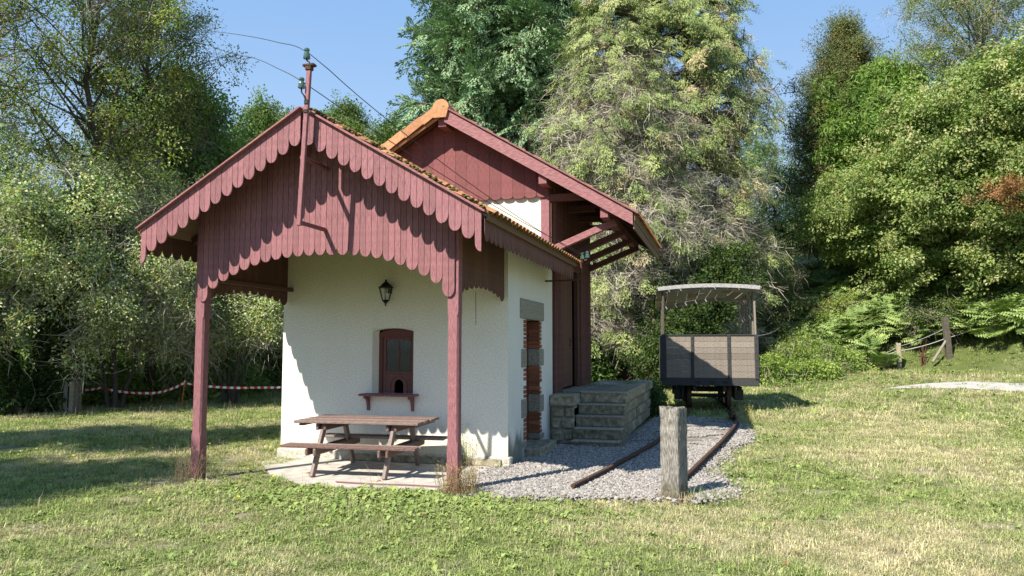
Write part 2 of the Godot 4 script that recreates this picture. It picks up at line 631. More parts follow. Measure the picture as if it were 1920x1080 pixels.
func subdiv(mb: MB, a: Vector2, b: Vector2, c: Vector2, n: int) -> void:
	if n == 0:
		mb.tri(q(a.x, gh(a.x, a.y) + 0.014, a.y), q(b.x, gh(b.x, b.y) + 0.014, b.y), q(c.x, gh(c.x, c.y) + 0.014, c.y), Vector3.UP)
		return
	var ab := (a + b) / 2
	var bc := (b + c) / 2
	var ca := (c + a) / 2
	subdiv(mb, a, ab, ca, n - 1)
	subdiv(mb, ab, b, bc, n - 1)
	subdiv(mb, ca, bc, c, n - 1)
	subdiv(mb, ab, bc, ca, n - 1)


func sheet(called: String, poly: PackedVector2Array, y: float, lift: float, m: Material, thick: float) -> void:
	var mb := MB.new()
	var pl := PackedVector2Array()
	for p in poly:
		pl.push_back(Vector2(p.x, p.y))
	# the xy plane of the prism is laid flat: polygon y runs away from the camera
	mb.prism(Transform3D(Basis(Vector3.RIGHT, Vector3(0, 0, -1), Vector3.UP), Vector3(0, y + lift - thick / 2, 0)), pl, thick)
	tag(put(called, mb, m), "", "", "", "structure")


func pebble(seed_: int) -> ArrayMesh:
	var r := RandomNumberGenerator.new()
	r.seed = seed_
	var mb := MB.new()
	var t := (1.0 + sqrt(5.0)) / 2.0
	var p := [Vector3(-1, t, 0), Vector3(1, t, 0), Vector3(-1, -t, 0), Vector3(1, -t, 0), Vector3(0, -1, t), Vector3(0, 1, t), Vector3(0, -1, -t), Vector3(0, 1, -t), Vector3(t, 0, -1), Vector3(t, 0, 1), Vector3(-t, 0, -1), Vector3(-t, 0, 1)]
	for i in 12:
		p[i] = p[i].normalized() * r.randf_range(0.7, 1.15)
	for f in [[0, 11, 5], [0, 5, 1], [0, 1, 7], [0, 7, 10], [0, 10, 11], [1, 5, 9], [5, 11, 4], [11, 10, 2], [10, 7, 6], [7, 1, 8], [3, 9, 4], [3, 4, 2], [3, 2, 6], [3, 6, 8], [3, 8, 9], [4, 9, 5], [2, 4, 11], [6, 2, 10], [8, 6, 7], [9, 8, 1]]:
		mb.tri(p[f[0]], p[f[1]], p[f[2]], p[f[0]] + p[f[1]] + p[f[2]])
	return mb.mesh()


func roof_y(x: float) -> float:
	return 4.565 - 0.596 * absf(x)


func shed_y(x: float) -> float:
	return 6.17 - 0.611 * absf(x + 0.16)


# a board hanging down: w wide, top edge from yl to yr, lowest point yb; round: "L", "R", "B" corner(s) or ""
func scallop(w: float, yl: float, yr: float, yb: float, round_: String, ry: float) -> PackedVector2Array:
	var p := PackedVector2Array()
	p.push_back(Vector2(0, yl))
	if round_ == "L":
		for k in 7:
			var a := k / 6.0 * PI / 2
			p.push_back(Vector2(w * (1.0 - cos(a)), yb + ry * (1.0 - sin(a))))
		p.push_back(Vector2(w, yr))
	elif round_ == "R":
		for k in 7:
			var a := k / 6.0 * PI / 2
			p.push_back(Vector2(w * sin(a), yb + ry * (1.0 - cos(a))))
		p.push_back(Vector2(w, yr))
	elif round_ == "B":
		for k in 9:
			var a := k / 8.0 * PI
			p.push_back(Vector2(w * 0.5 * (1.0 - cos(a)), yb + ry * (1.0 - sin(a))))
		p.push_back(Vector2(w, yr))
	else:
		p.push_back(Vector2(0, yb))
		p.push_back(Vector2(w, yb))
		p.push_back(Vector2(w, yr))
	return p


func board(parent: Node3D, called: String, poly: PackedVector2Array, xf: Transform3D, t: float, m: Material) -> void:
	var mb := MB.new()
	mb.prism(xf, poly, t)
	put(called, mb, m, parent)


# a plastered sheet in the plane of u and y with holes, its tone varied by stain(u, y)
func wall_face(mb: MB, xf: Transform3D, u0: float, u1: float, top: Callable, holes: Array, cell: float, stain: Callable) -> void:
	var us := [u0, u1]
	var ys := [0.0]
	for h in holes:
		us.append_array([h.position.x, h.end.x])
		ys.append_array([h.position.y, h.end.y])
	var u := u0 + cell
	while u < u1 - cell * 0.4:
		us.append(u)
		u += cell
	us.sort()
	var y := 0.0
	while y < 3.3:
		ys.append(y)
		y += cell
	ys.append(3.3)
	ys.sort()
	for i in us.size() - 1:
		for j in ys.size() - 1:
			var a: float = us[i]
			var b: float = us[i + 1]
			var c: float = ys[j]
			var d: float = ys[j + 1]
			if b - a < 1e-4 or d - c < 1e-4:
				continue
			var skip := false
			for h in holes:
				if h.has_point(Vector2((a + b) / 2, (c + d) / 2)):
					skip = true
			if skip:
				continue
			var w := []
			for p in [Vector2(a, c), Vector2(b, c), Vector2(b, d), Vector2(a, d)]:
				w.append(stain.call(p.x, p.y))
			var o := xf.basis.z
			var p0 := xf * Vector3(a, c, 0)
			var p1 := xf * Vector3(b, c, 0)
			var p2 := xf * Vector3(b, d, 0)
			var p3 := xf * Vector3(a, d, 0)
			for t in [[p0, p1, p2, w[0], w[1], w[2]], [p0, p2, p3, w[0], w[2], w[3]]]:
				mb.v.push_back(t[0]); mb.v.push_back(t[2]); mb.v.push_back(t[1])
				for k in 3:
					mb.n.push_back(o)
				mb.c.push_back(t[3]); mb.c.push_back(t[5]); mb.c.push_back(t[4])


func front_stain_and_bounce(u: float, y: float) -> Color:
	var base := Color(0.84, 0.815, 0.735)
	var s := nz_b.get_noise_2d(u * 0.8, y * 0.5) * 0.03
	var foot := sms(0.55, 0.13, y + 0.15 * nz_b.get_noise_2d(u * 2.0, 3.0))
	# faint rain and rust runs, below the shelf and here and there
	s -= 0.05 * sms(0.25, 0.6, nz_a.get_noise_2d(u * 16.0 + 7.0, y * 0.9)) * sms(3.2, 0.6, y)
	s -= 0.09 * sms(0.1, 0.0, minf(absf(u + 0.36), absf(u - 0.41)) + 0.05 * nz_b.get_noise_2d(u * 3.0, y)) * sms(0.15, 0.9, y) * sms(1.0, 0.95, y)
	var bounce_tint := sms(1.7, 3.0, y) * 0.13  # olive bounce light from the porch timber, painted into the upper plaster
	return Color(base.r * (1.0 + s - foot * 0.14 - bounce_tint), base.g * (1.0 + s - foot * 0.17 - bounce_tint * 1.05), base.b * (1.0 + s - foot * 0.3 - bounce_tint * 2.5))


func side_stain(u: float, y: float) -> Color:
	var c := Color(0.82, 0.795, 0.715) * (1.0 + nz_b.get_noise_2d(u * 0.9, y * 0.4) * 0.05)
	# black damp at the foot near the corner, a greenish run beside the shed
	var k := sms(0.55, 0.2, y + 0.3 * nz_b.get_noise_2d(u * 2.5, y * 1.2)) * sms(0.8, 0.3, absf(u - 0.35))
	k = maxf(k, 0.75 * sms(1.25, 0.35, y + 0.35 * nz_b.get_noise_2d(u * 1.5, y)) * sms(2.3, 2.65, u))
	k = maxf(k, 0.5 * sms(0.4, 0.1, y))
	return c.lerp(Color(0.12, 0.125, 0.09), k * 0.85)


func building() -> void:
	var b := thing("station_building", "cream halt building with rose red scalloped porch, posts and attached goods shed", "building")
	var zw := 2.572
	# --- plastered walls, 0.4 m thick, hollow inside
	var win := Rect2(-0.3, 1.0, 0.67, 0.98)
	var mb := MB.new()
	wall_face(mb, at(0, 0, zw), -1.8355, 1.8355, func(_u): return 3.3, [win], 0.07, front_stain_and_bounce)
	# reveals of the window opening
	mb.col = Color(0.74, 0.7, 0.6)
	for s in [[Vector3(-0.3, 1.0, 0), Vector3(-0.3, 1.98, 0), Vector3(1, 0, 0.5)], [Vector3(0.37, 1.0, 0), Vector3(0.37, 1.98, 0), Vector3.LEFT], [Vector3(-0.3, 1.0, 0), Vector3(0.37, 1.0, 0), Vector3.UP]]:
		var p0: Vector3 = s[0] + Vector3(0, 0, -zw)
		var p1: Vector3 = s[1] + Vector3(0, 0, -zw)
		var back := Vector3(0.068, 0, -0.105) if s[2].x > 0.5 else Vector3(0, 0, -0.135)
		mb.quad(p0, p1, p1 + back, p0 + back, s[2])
	# segmental head of the opening
	var arc := PackedVector2Array([Vector2(0.37, 1.98), Vector2(-0.3, 1.98)])
	for k in 13:
		var t := k / 12.0
		arc.push_back(Vector2(-0.3 + 0.67 * t, 1.93 + 0.045 * (1.0 - pow(2.0 * t - 1.0, 2))))
	mb.prism(at(0, 0, zw + 0.067), arc, 0.134)
	# gable triangle above, under the porch roof
	mb.prism(at(0, 0, zw + 0.2), PackedVector2Array([Vector2(-1.8355, 3.3), Vector2(1.8355, 3.3), Vector2(1.8355, 3.4), Vector2(0, 4.48), Vector2(-1.8355, 3.4)]), 0.4)
	# inner leaf of the front wall
	mb.prism(at(0, 0, zw + 0.4), PackedVector2Array([Vector2(-1.8, 0), Vector2(-0.3, 0), Vector2(-0.3, 3.3), Vector2(-1.8, 3.3)]), 0.002)
	mb.prism(at(0, 0, zw + 0.4), PackedVector2Array([Vector2(0.37, 0), Vector2(1.8, 0), Vector2(1.8, 3.3), Vector2(0.37, 3.3)]), 0.002)
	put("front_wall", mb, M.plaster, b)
	# right wall: u runs away from the camera from the corner
	mb = MB.new()
	var rx := Transform3D(Basis(Vector3(0, 0, -1), Vector3.UP, Vector3.RIGHT), q(1.8355, 0, zw))
	var door := Rect2(1.03, 0.1, 0.9, 2.03)
	wall_face(mb, rx, 0.0, 2.9, func(_u): return 3.3, [door], 0.07, side_stain)
	mb.col = Color(0.6, 0.57, 0.48)
	mb.quad(q(1.8355, 3.3, zw), q(1.8355, 3.3, 5.47), q(1.8355, 3.45, 5.47), q(1.8355, 3.45, zw), Vector3.RIGHT)
	mb.box(at(1.43, 1.65, zw + 2.9 * 0.5 + 0.02), Vector3(0.002, 3.3, 2.8), 0.0)
	put("side_wall", mb, M.plaster, b)
	mb = MB.new()
	mb.col = Color(0.74, 0.7, 0.6)
	mb.box(at(-1.64, 1.7, 4.2), Vector3(0.39, 3.4, 2.44), 0.0)
	put("far_side_wall", mb, M.plaster, b)
	# plinth, slightly proud
	mb = MB.new()
	mb.col = Color(1, 1, 1)
	mb.box(at(0.0, 0.03, zw + 0.03), Vector3(3.76, 0.21, 0.14), 0.014)
	put("plinth", mb, M.plinth, b)
	mb = MB.new()
	mb.box(at(0.55, 0.055, zw - 0.055), Vector3(2.4, 0.1, 0.03), 0.008)  # extra strip along the foot, darker than the plinth
	put("plinth", mb, M.mossy_2, b)

	# --- side doorway: granite lintel, jambs of brick and stone
	var dw: Node3D = add("doorway", Node3D.new(), b)
	mb = MB.new()
	mb.box(at(1.83, 2.285, 3.98), Vector3(0.06, 0.31, 1.52), 0.012)
	mb.box(at(1.64, 2.2, 4.05), Vector3(0.38, 0.14, 0.9), 0.01)
	put("lintel", mb, M.stone_2, dw)
	mb = MB.new()
	mb.box(at(1.62, 1.1, 4.05), Vector3(0.04, 2.1, 0.94), 0.004)
	put("door", mb, M.frame, dw)
	mb = MB.new()
	mb.box(at(1.85, 0.05, 4.05), Vector3(0.5, 0.2, 1.15), 0.02)
	put("threshold", mb, M.mossy_0, dw)
	var bands := [[0.15, 0.26, 1], [0.26, 0.6, 0], [0.6, 0.9, 1], [0.9, 1.37, 0], [1.37, 1.67, 1], [1.67, 2.12, 0]]
	for side in 2:
		for bd in bands:
			if bd[2] == 1:
				mb = MB.new()
				var d0: float = 3.29 if side == 0 else 4.5
				var d1: float = 3.6 if side == 0 else 4.76
				mb.box(at(1.67, (bd[0] + bd[1]) / 2, (d0 + d1) / 2), Vector3(0.36, bd[1] - bd[0] - 0.012, d1 - d0), 0.016)
				put("quoin_stone", mb, pick("stone"), dw)
			else:
				var n := int(round((bd[1] - bd[0]) / 0.068))
				for k in n:
					var y: float = bd[0] + (k + 0.5) * (bd[1] - bd[0]) / n
					var pr := rr(-0.01, 0.008)
					mb = MB.new()
					var d0: float = 3.43 if side == 0 else 4.5 + rr(-0.012, 0.012)
					var d1: float = 3.6 if side == 0 else 4.61 + rr(-0.012, 0.015)
					# two bricks deep: the face and the reveal
					mb.box(at(1.735 + pr, y, (d0 + d1) / 2), Vector3(0.215, 0.056 + rr(-0.004, 0.004), d1 - d0), 0.006)
					put("brick", mb, pick("brick", 4), dw)
					mb = MB.new()
					mb.box(at(1.565, y + rr(-0.002, 0.002), (d0 + d1) / 2), Vector3(0.1, 0.056, d1 - d0 - rr(0.0, 0.02)), 0.006)
					put("brick", mb, pick("brick", 4), dw)
		mb = MB.new()
		mb.box(at(1.67, 1.13, 3.48 if side == 0 else 4.6), Vector3(0.3, 1.95, 0.15), 0.0)
		put("mortar", mb, M.mortar, dw)

	# --- ticket window
	var tw: Node3D = add("ticket_window", Node3D.new(), b)
	mb = MB.new()
	var wz := zw + 0.1
	var head := PackedVector2Array([Vector2(0.37, 1.83), Vector2(-0.235, 1.83)])
	for k in 13:
		var t := k / 12.0
		head.push_back(Vector2(-0.235 + 0.605 * t, 1.905 + 0.065 * (1.0 - pow(2.0 * t - 1.0, 2))))
	mb.prism(at(0, 0, wz + 0.02), head, 0.05)
	mb.box(at(-0.205, 1.415, wz + 0.02), Vector3(0.06, 0.83, 0.05), 0.004)
	mb.box(at(0.345, 1.415, wz + 0.02), Vector3(0.05, 0.83, 0.05), 0.004)
	put("frame", mb, M.frame, tw)
	mb = MB.new()
	for e in [[-0.1525, 1.415, 0.045, 0.83], [0.302, 1.415, 0.036, 0.83], [0.077, 1.814, 0.414, 0.032], [0.077, 1.31, 0.414, 0.03]]:
		mb.box(at(e[0], e[1], wz + 0.035), Vector3(e[2], e[3], 0.036), 0.004)
	put("sash", mb, M.frame_pale, tw)
	mb = MB.new()
	mb.box(at(0.078, 1.561, wz + 0.035), Vector3(0.012, 0.472, 0.02), 0.002)
	put("glazing_bar", mb, M.frame_pale, tw)
	for e in [[-0.029, 0.2], [0.178, 0.19]]:
		mb = MB.new()
		mb.box(at(e[0], 1.561, wz + 0.038), Vector3(e[1], 0.472, 0.004), 0.0)
		put("pane", mb, M.glass, tw)
	# lower panel with the ticket hole
	var panel := PackedVector2Array([Vector2(-0.13, 1.0), Vector2(0.01, 1.0), Vector2(0.01, 1.12)])
	for k in 9:
		var a := PI - k / 8.0 * PI
		panel.push_back(Vector2(0.083 + 0.073 * cos(a), 1.12 + 0.085 * sin(a)))
	panel.append_array(PackedVector2Array([Vector2(0.156, 1.0), Vector2(0.284, 1.0), Vector2(0.284, 1.295), Vector2(-0.13, 1.295)]))
	mb = MB.new()
	mb.prism(at(0, 0, wz + 0.04), panel, 0.024)
	put("panel", mb, M.frame_pale, tw)
	mb = MB.new()
	var last := Vector3.ZERO
	for k in 13:
		var a := PI - k / 12.0 * PI
		var p := q(0.083 + 0.135 * cos(a), 1.12 + 0.13 * sin(a), wz + 0.026)
		if k:
			mb.tube([last, p], [0.011, 0.011], 6)
		last = p
	for sx in [-0.052, 0.218]:
		mb.box(at(sx, 1.06, wz + 0.024), Vector3(0.02, 0.12, 0.014), 0.004)
	mb.box(at(0.083, 1.27, wz + 0.024), Vector3(0.04, 0.05, 0.016), 0.004)
	put("moulding", mb, M.frame_pale, tw)
	# shelf on two shaped brackets
	var sh: Node3D = add("shelf", Node3D.new(), b)
	mb = MB.new()
	mb.box(at(0.025, 0.985, zw - 0.1), Vector3(0.88, 0.032, 0.24), 0.006)
	put("shelf_board", mb, M.paint_3, sh)
	for sx in [-0.34, 0.375]:
		mb = MB.new()
		var pr := PackedVector2Array([Vector2(0.0, 0.968), Vector2(0.17, 0.968), Vector2(0.16, 0.93), Vector2(0.1, 0.915), Vector2(0.065, 0.87), Vector2(0.045, 0.8), Vector2(0.04, 0.745), Vector2(0.0, 0.745)])
		mb.prism(Transform3D(Basis(Vector3(0, 0, 1), Vector3.UP, Vector3(-1, 0, 0)), q(sx, 0, zw)), pr, 0.035)
		put("bracket", mb, M.paint_3, sh)
	# closed near-black box added behind the window so the panes look dark
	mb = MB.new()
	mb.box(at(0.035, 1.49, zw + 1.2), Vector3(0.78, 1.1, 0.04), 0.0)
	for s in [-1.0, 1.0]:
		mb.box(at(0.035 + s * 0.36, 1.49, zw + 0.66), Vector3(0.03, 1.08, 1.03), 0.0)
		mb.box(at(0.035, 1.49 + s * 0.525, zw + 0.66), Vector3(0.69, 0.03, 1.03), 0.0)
	put("dark_box", mb, M.dark_inside, b)

	# --- porch posts
	for s in [-1.0, 1.0]:
		var x: float = s * 1.7555
		mb = MB.new()
		# square at foot and head, chamfered between
		var rings := []
		for e in [[-0.1, 0.004], [0.55, 0.004], [0.6, 0.02], [2.05, 0.02], [2.1, 0.004], [3.42, 0.004]]:
			var hh := 0.068
			var c: float = e[1]
			var rg := []
			for k in [[hh - c, hh], [-hh + c, hh], [-hh, hh - c], [-hh, -hh + c], [-hh + c, -hh], [hh - c, -hh], [hh, -hh + c], [hh, hh - c]]:
				rg.append(Vector3(x + k[0], e[0], -0.56 + k[1]))
			rings.append(rg)
		for k in rings.size() - 1:
			for m in 8:
				var l := (m + 1) % 8
				var pa: Vector3 = rings[k][m]
				mb.quad(pa, rings[k][l], rings[k + 1][l], rings[k + 1][m], Vector3((pa.x + rings[k][l].x) / 2 - x, 0, (pa.z + rings[k][l].z) / 2 + 0.56))
		put("post", mb, M.paint_0 if s > 0 else M.paint_1, b)
	# --- roof structure
	for s in [-1.0, 1.0]:
		var slope := Basis(Vector3(0.859 * s, -0.512, 0), Vector3(0.512 * s, 0.859, 0), Vector3(0, 0, 1))
		mb = MB.new()
		mb.box(at(s * 1.7555, 3.36, 1.55), Vector3(0.13, 0.16, 2.02), 0.006)
		put("eave_beam", mb, M.dark_wood, b)
		mb = MB.new()
		mb.box(at(s * 1.69, 2.585, 1.6), Vector3(0.055, 0.06, 1.93), 0.006)
		put("rail", mb, M.brown_deep, b)
		# sarking planks under the tiles
		for k in 14:
			var x0 := k * 0.166
			mb = MB.new()
			var cx: float = s * (x0 + 0.083)
			mb.box(Transform3D(slope, q(cx, roof_y(cx) - 0.035, 2.72)), Vector3(0.19, 0.022, 5.42), 0.002)
			put("roof_plank", mb, M.soffit, b)
		for k in 8:
			var d := 0.22 + k * 0.69
			mb = MB.new()
			var cx: float = s * 1.13
			mb.box(Transform3D(slope, q(cx, roof_y(cx) - 0.095, d)), Vector3(2.55, 0.09, 0.065), 0.004)
			put("rafter", mb, M.dark_wood, b)
	mb = MB.new()
	mb.box(at(0, 4.4, 1.4), Vector3(0.08, 0.15, 2.6), 0.004)
	put("ridge_beam", mb, M.dark_wood, b)

	# --- scalloped bargeboards on the front, each side a row of narrow boards under a capping
	var w := 0.0775
	for s in [-1.0, 1.0]:
		var bg: Node3D = add("bargeboard", Node3D.new(), b)
		for k in 29:
			var x0: float = 0.02 + k * w
			var xa: float = x0 if s > 0 else -x0 - w
			# pairs from the ridge outwards; the last board stands alone
			var pair := int(k / 2.0)
			var first := k % 2 == 0
			var xc: float = 0.02 + (pair * 2 + 1) * w
			var lone := k == 28
			var yb: float = roof_y(xc) - 0.405 - (0.06 if lone else 0.0)
			var side := ("L" if first else "R") if s > 0 else ("R" if first else "L")
			if lone:
				side = "L" if s > 0 else "R"
			var gap := 0.005
			var ya := roof_y(xa) - 0.012
			var ye := roof_y(xa + w) - 0.012
			board(bg, "board", scallop(w - gap, ya, ye, yb + rr(-0.004, 0.004), side, 0.105), at(xa + gap / 2, 0, rr(-0.0015, 0.0015)), 0.022, pick("paint", 4))
		mb = MB.new()
		var slope := Basis(Vector3(0.859 * s, -0.512, 0), Vector3(0.512 * s, 0.859, 0), Vector3(0, 0, 1))
		mb.box(Transform3D(slope, q(s * 1.165, roof_y(1.165) + 0.004, -0.02)), Vector3(2.69, 0.026, 0.085), 0.005)
		put("capping", mb, M.paint_along, bg)
		mb = MB.new()
		mb.box(Transform3D(slope, q(s * 1.15, roof_y(1.15) - 0.09, 0.035)), Vector3(2.6, 0.1, 0.035), 0.004)
		put("batten", mb, M.brown_1, bg)
	# --- valance between the posts, arched below
	var va: Node3D = add("valance", Node3D.new(), b)
	for k in 46:
		var xa := -1.7825 + k * w
		var pc := -1.7825 + (int(k / 2.0) * 2 + 1) * w
		var yb := 2.835 - 0.555 * pow(absf(pc) / 1.7825, 2.6)
		if absf(pc) > 1.66:
			yb = 2.285
		var gap := 0.005
		board(va, "board", scallop(w - gap, roof_y(xa) - 0.06, roof_y(xa + w) - 0.06, yb + rr(-0.003, 0.003), "L" if k % 2 == 0 else "R", 0.1), at(xa + gap / 2, 0, 0.478 + rr(-0.0015, 0.0015)), 0.022, pick("paint", 4))
	mb = MB.new()
	mb.box(at(0, 3.15, 0.52), Vector3(3.38, 0.1, 0.05), 0.004)
	mb.box(at(0, 3.75, 0.52), Vector3(2.3, 0.1, 0.05), 0.004)
	put("batten", mb, M.brown_1, va)
	# --- aprons between post and wall
	for s in [-1.0, 1.0]:
		var ap: Node3D = add("apron", Node3D.new(), b)
		for k in 20:
			var d0 := 0.632 + k * 0.0966
			var t := (k + 0.5) / 20.0
			var yb := 2.455 - 0.14 * pow(absf(2.0 * t - 1.0), 2.2)
			var xf := Transform3D(Basis(Vector3(0, 0, -1), Vector3.UP, Vector3.RIGHT), q(s * 1.775, 0, d0))
			yb = 2.455 - 0.14 * pow(absf(2.0 * (int(k / 2.0) * 2 + 1) / 20.0 - 1.0), 2.2)
			board(ap, "board", scallop(0.093, 3.42, 3.42, yb, "L" if k % 2 == 0 else "R", 0.09), xf, 0.012, pick("brown", 4))
	# --- scalloped eave boards along both sides
	for s in [-1.0, 1.0]:
		var ev: Node3D = add("eave_board", Node3D.new(), b)
		for k in 56:
			var d0 := 0.03 + k * 0.0915
			var xf := Transform3D(Basis(Vector3(0, 0, -1), Vector3.UP, Vector3.RIGHT), q(s * 2.29, 0, d0))
			board(ev, "board", scallop(0.088, 3.17, 3.17, 2.87 + rr(-0.004, 0.004), "L" if k % 2 == 0 else "R", 0.12), xf, 0.01, pick("brown", 4) if s < 0 else pick("fascia", 4))
		mb = MB.new()
		mb.box(at(s * 2.32, 3.155, 2.6), Vector3(0.03, 0.11, 5.13), 0.004)
		put("gutter_board", mb, M.soffit, ev)
	# --- tiles
	for s in [-1.0, 1.0]:
		mb = MB.new()
		tiles(mb, q(0, 4.585, 0.05), Vector3(0.859 * s, -0.512, 0), Vector3(0, 0, -1), Vector3(0.512 * s, 0.859, 0), 2.78, 5.36, 0.345, 0.17, 0.5)
		tag(put("roof_tiles", mb, M.tile, b), "old clay roof tiles grown over with moss", "", "", "stuff")
	# moss cushions along the verge and eave
	var mp := []
	var mc := PackedColorArray()
	for i in 520:
		var t := rng.randf()
		var p: Vector3
		if i % 2 == 0:
			var x := rr(0.05, 2.3)
			p = q(x, roof_y(x) + 0.045 + rr(-0.01, 0.01), rr(0.04, 0.2))
		else:
			var d := rr(0.05, 5.2)
			if nz_b.get_noise_2d(d, 2.0) < -0.15:
				continue
			var x := rr(2.24, 2.36)
			p = q(x, roof_y(x) + 0.05 + rr(-0.012, 0.012), d)
		var sc := rr(0.015, 0.04)
		mp.append(Transform3D(Basis.from_euler(Vector3(rr(0, 6), rr(0, 6), 0)).scaled(Vector3(sc, sc * 0.7, sc)), p))
		mc.push_back(Color(0.11, 0.12, 0.025).lerp(Color(0.24, 0.16, 0.07), rng.randf() * rng.randf() * 1.4) * rr(0.6, 1.2))
	tag(many("moss", pebble(5), M.moss, mp, mc, b), "", "", "", "stuff")
	# short rod hanging under the apron
	mb = MB.new()
	mb.tube([q(1.75, 2.4, 1.35), q(1.755, 1.98, 1.35)], [0.004, 0.004], 5)
	put("rod", mb, M.rust, b)


# rows of half round tiles: each row laps over the one below
func tiles(mb: MB, o: Vector3, down: Vector3, along: Vector3, up: Vector3, run: float, length: float, row: float, pitch: float, age: float) -> void:
	var nr := int(ceil(run / row))
	var nc := int(round(length / pitch))
	for i in nr:
		for j in nc:
			var k := rng.randf()
			var c := Color(0.42, 0.17, 0.07).lerp(Color(0.5, 0.26, 0.12), k)
			if rng.randf() < age:
				c = c.lerp(Color(0.16, 0.13, 0.06), rr(0.3, 0.9))
			mb.col = c
			var s0 := i * row
			var s1 := minf(s0 + row + 0.03, run)
			var lift := rr(0.0, 0.006)
			var pts := []
			for m in 7:
				var a := m / 6.0
				var hgt := sin(a * PI) * 0.042
				var off := along * ((j + a) * pitch)
				pts.append([o + down * s0 + off + up * (hgt - 0.012), o + down * s1 + off + up * (hgt + 0.016 + lift), o + down * s1 + off + up * (hgt - 0.006)])
			for m in 6:
				mb.quad(pts[m][0], pts[m][1], pts[m + 1][1], pts[m + 1][0], up)
				mb.quad(pts[m][1], pts[m][2], pts[m + 1][2], pts[m + 1][1], down)


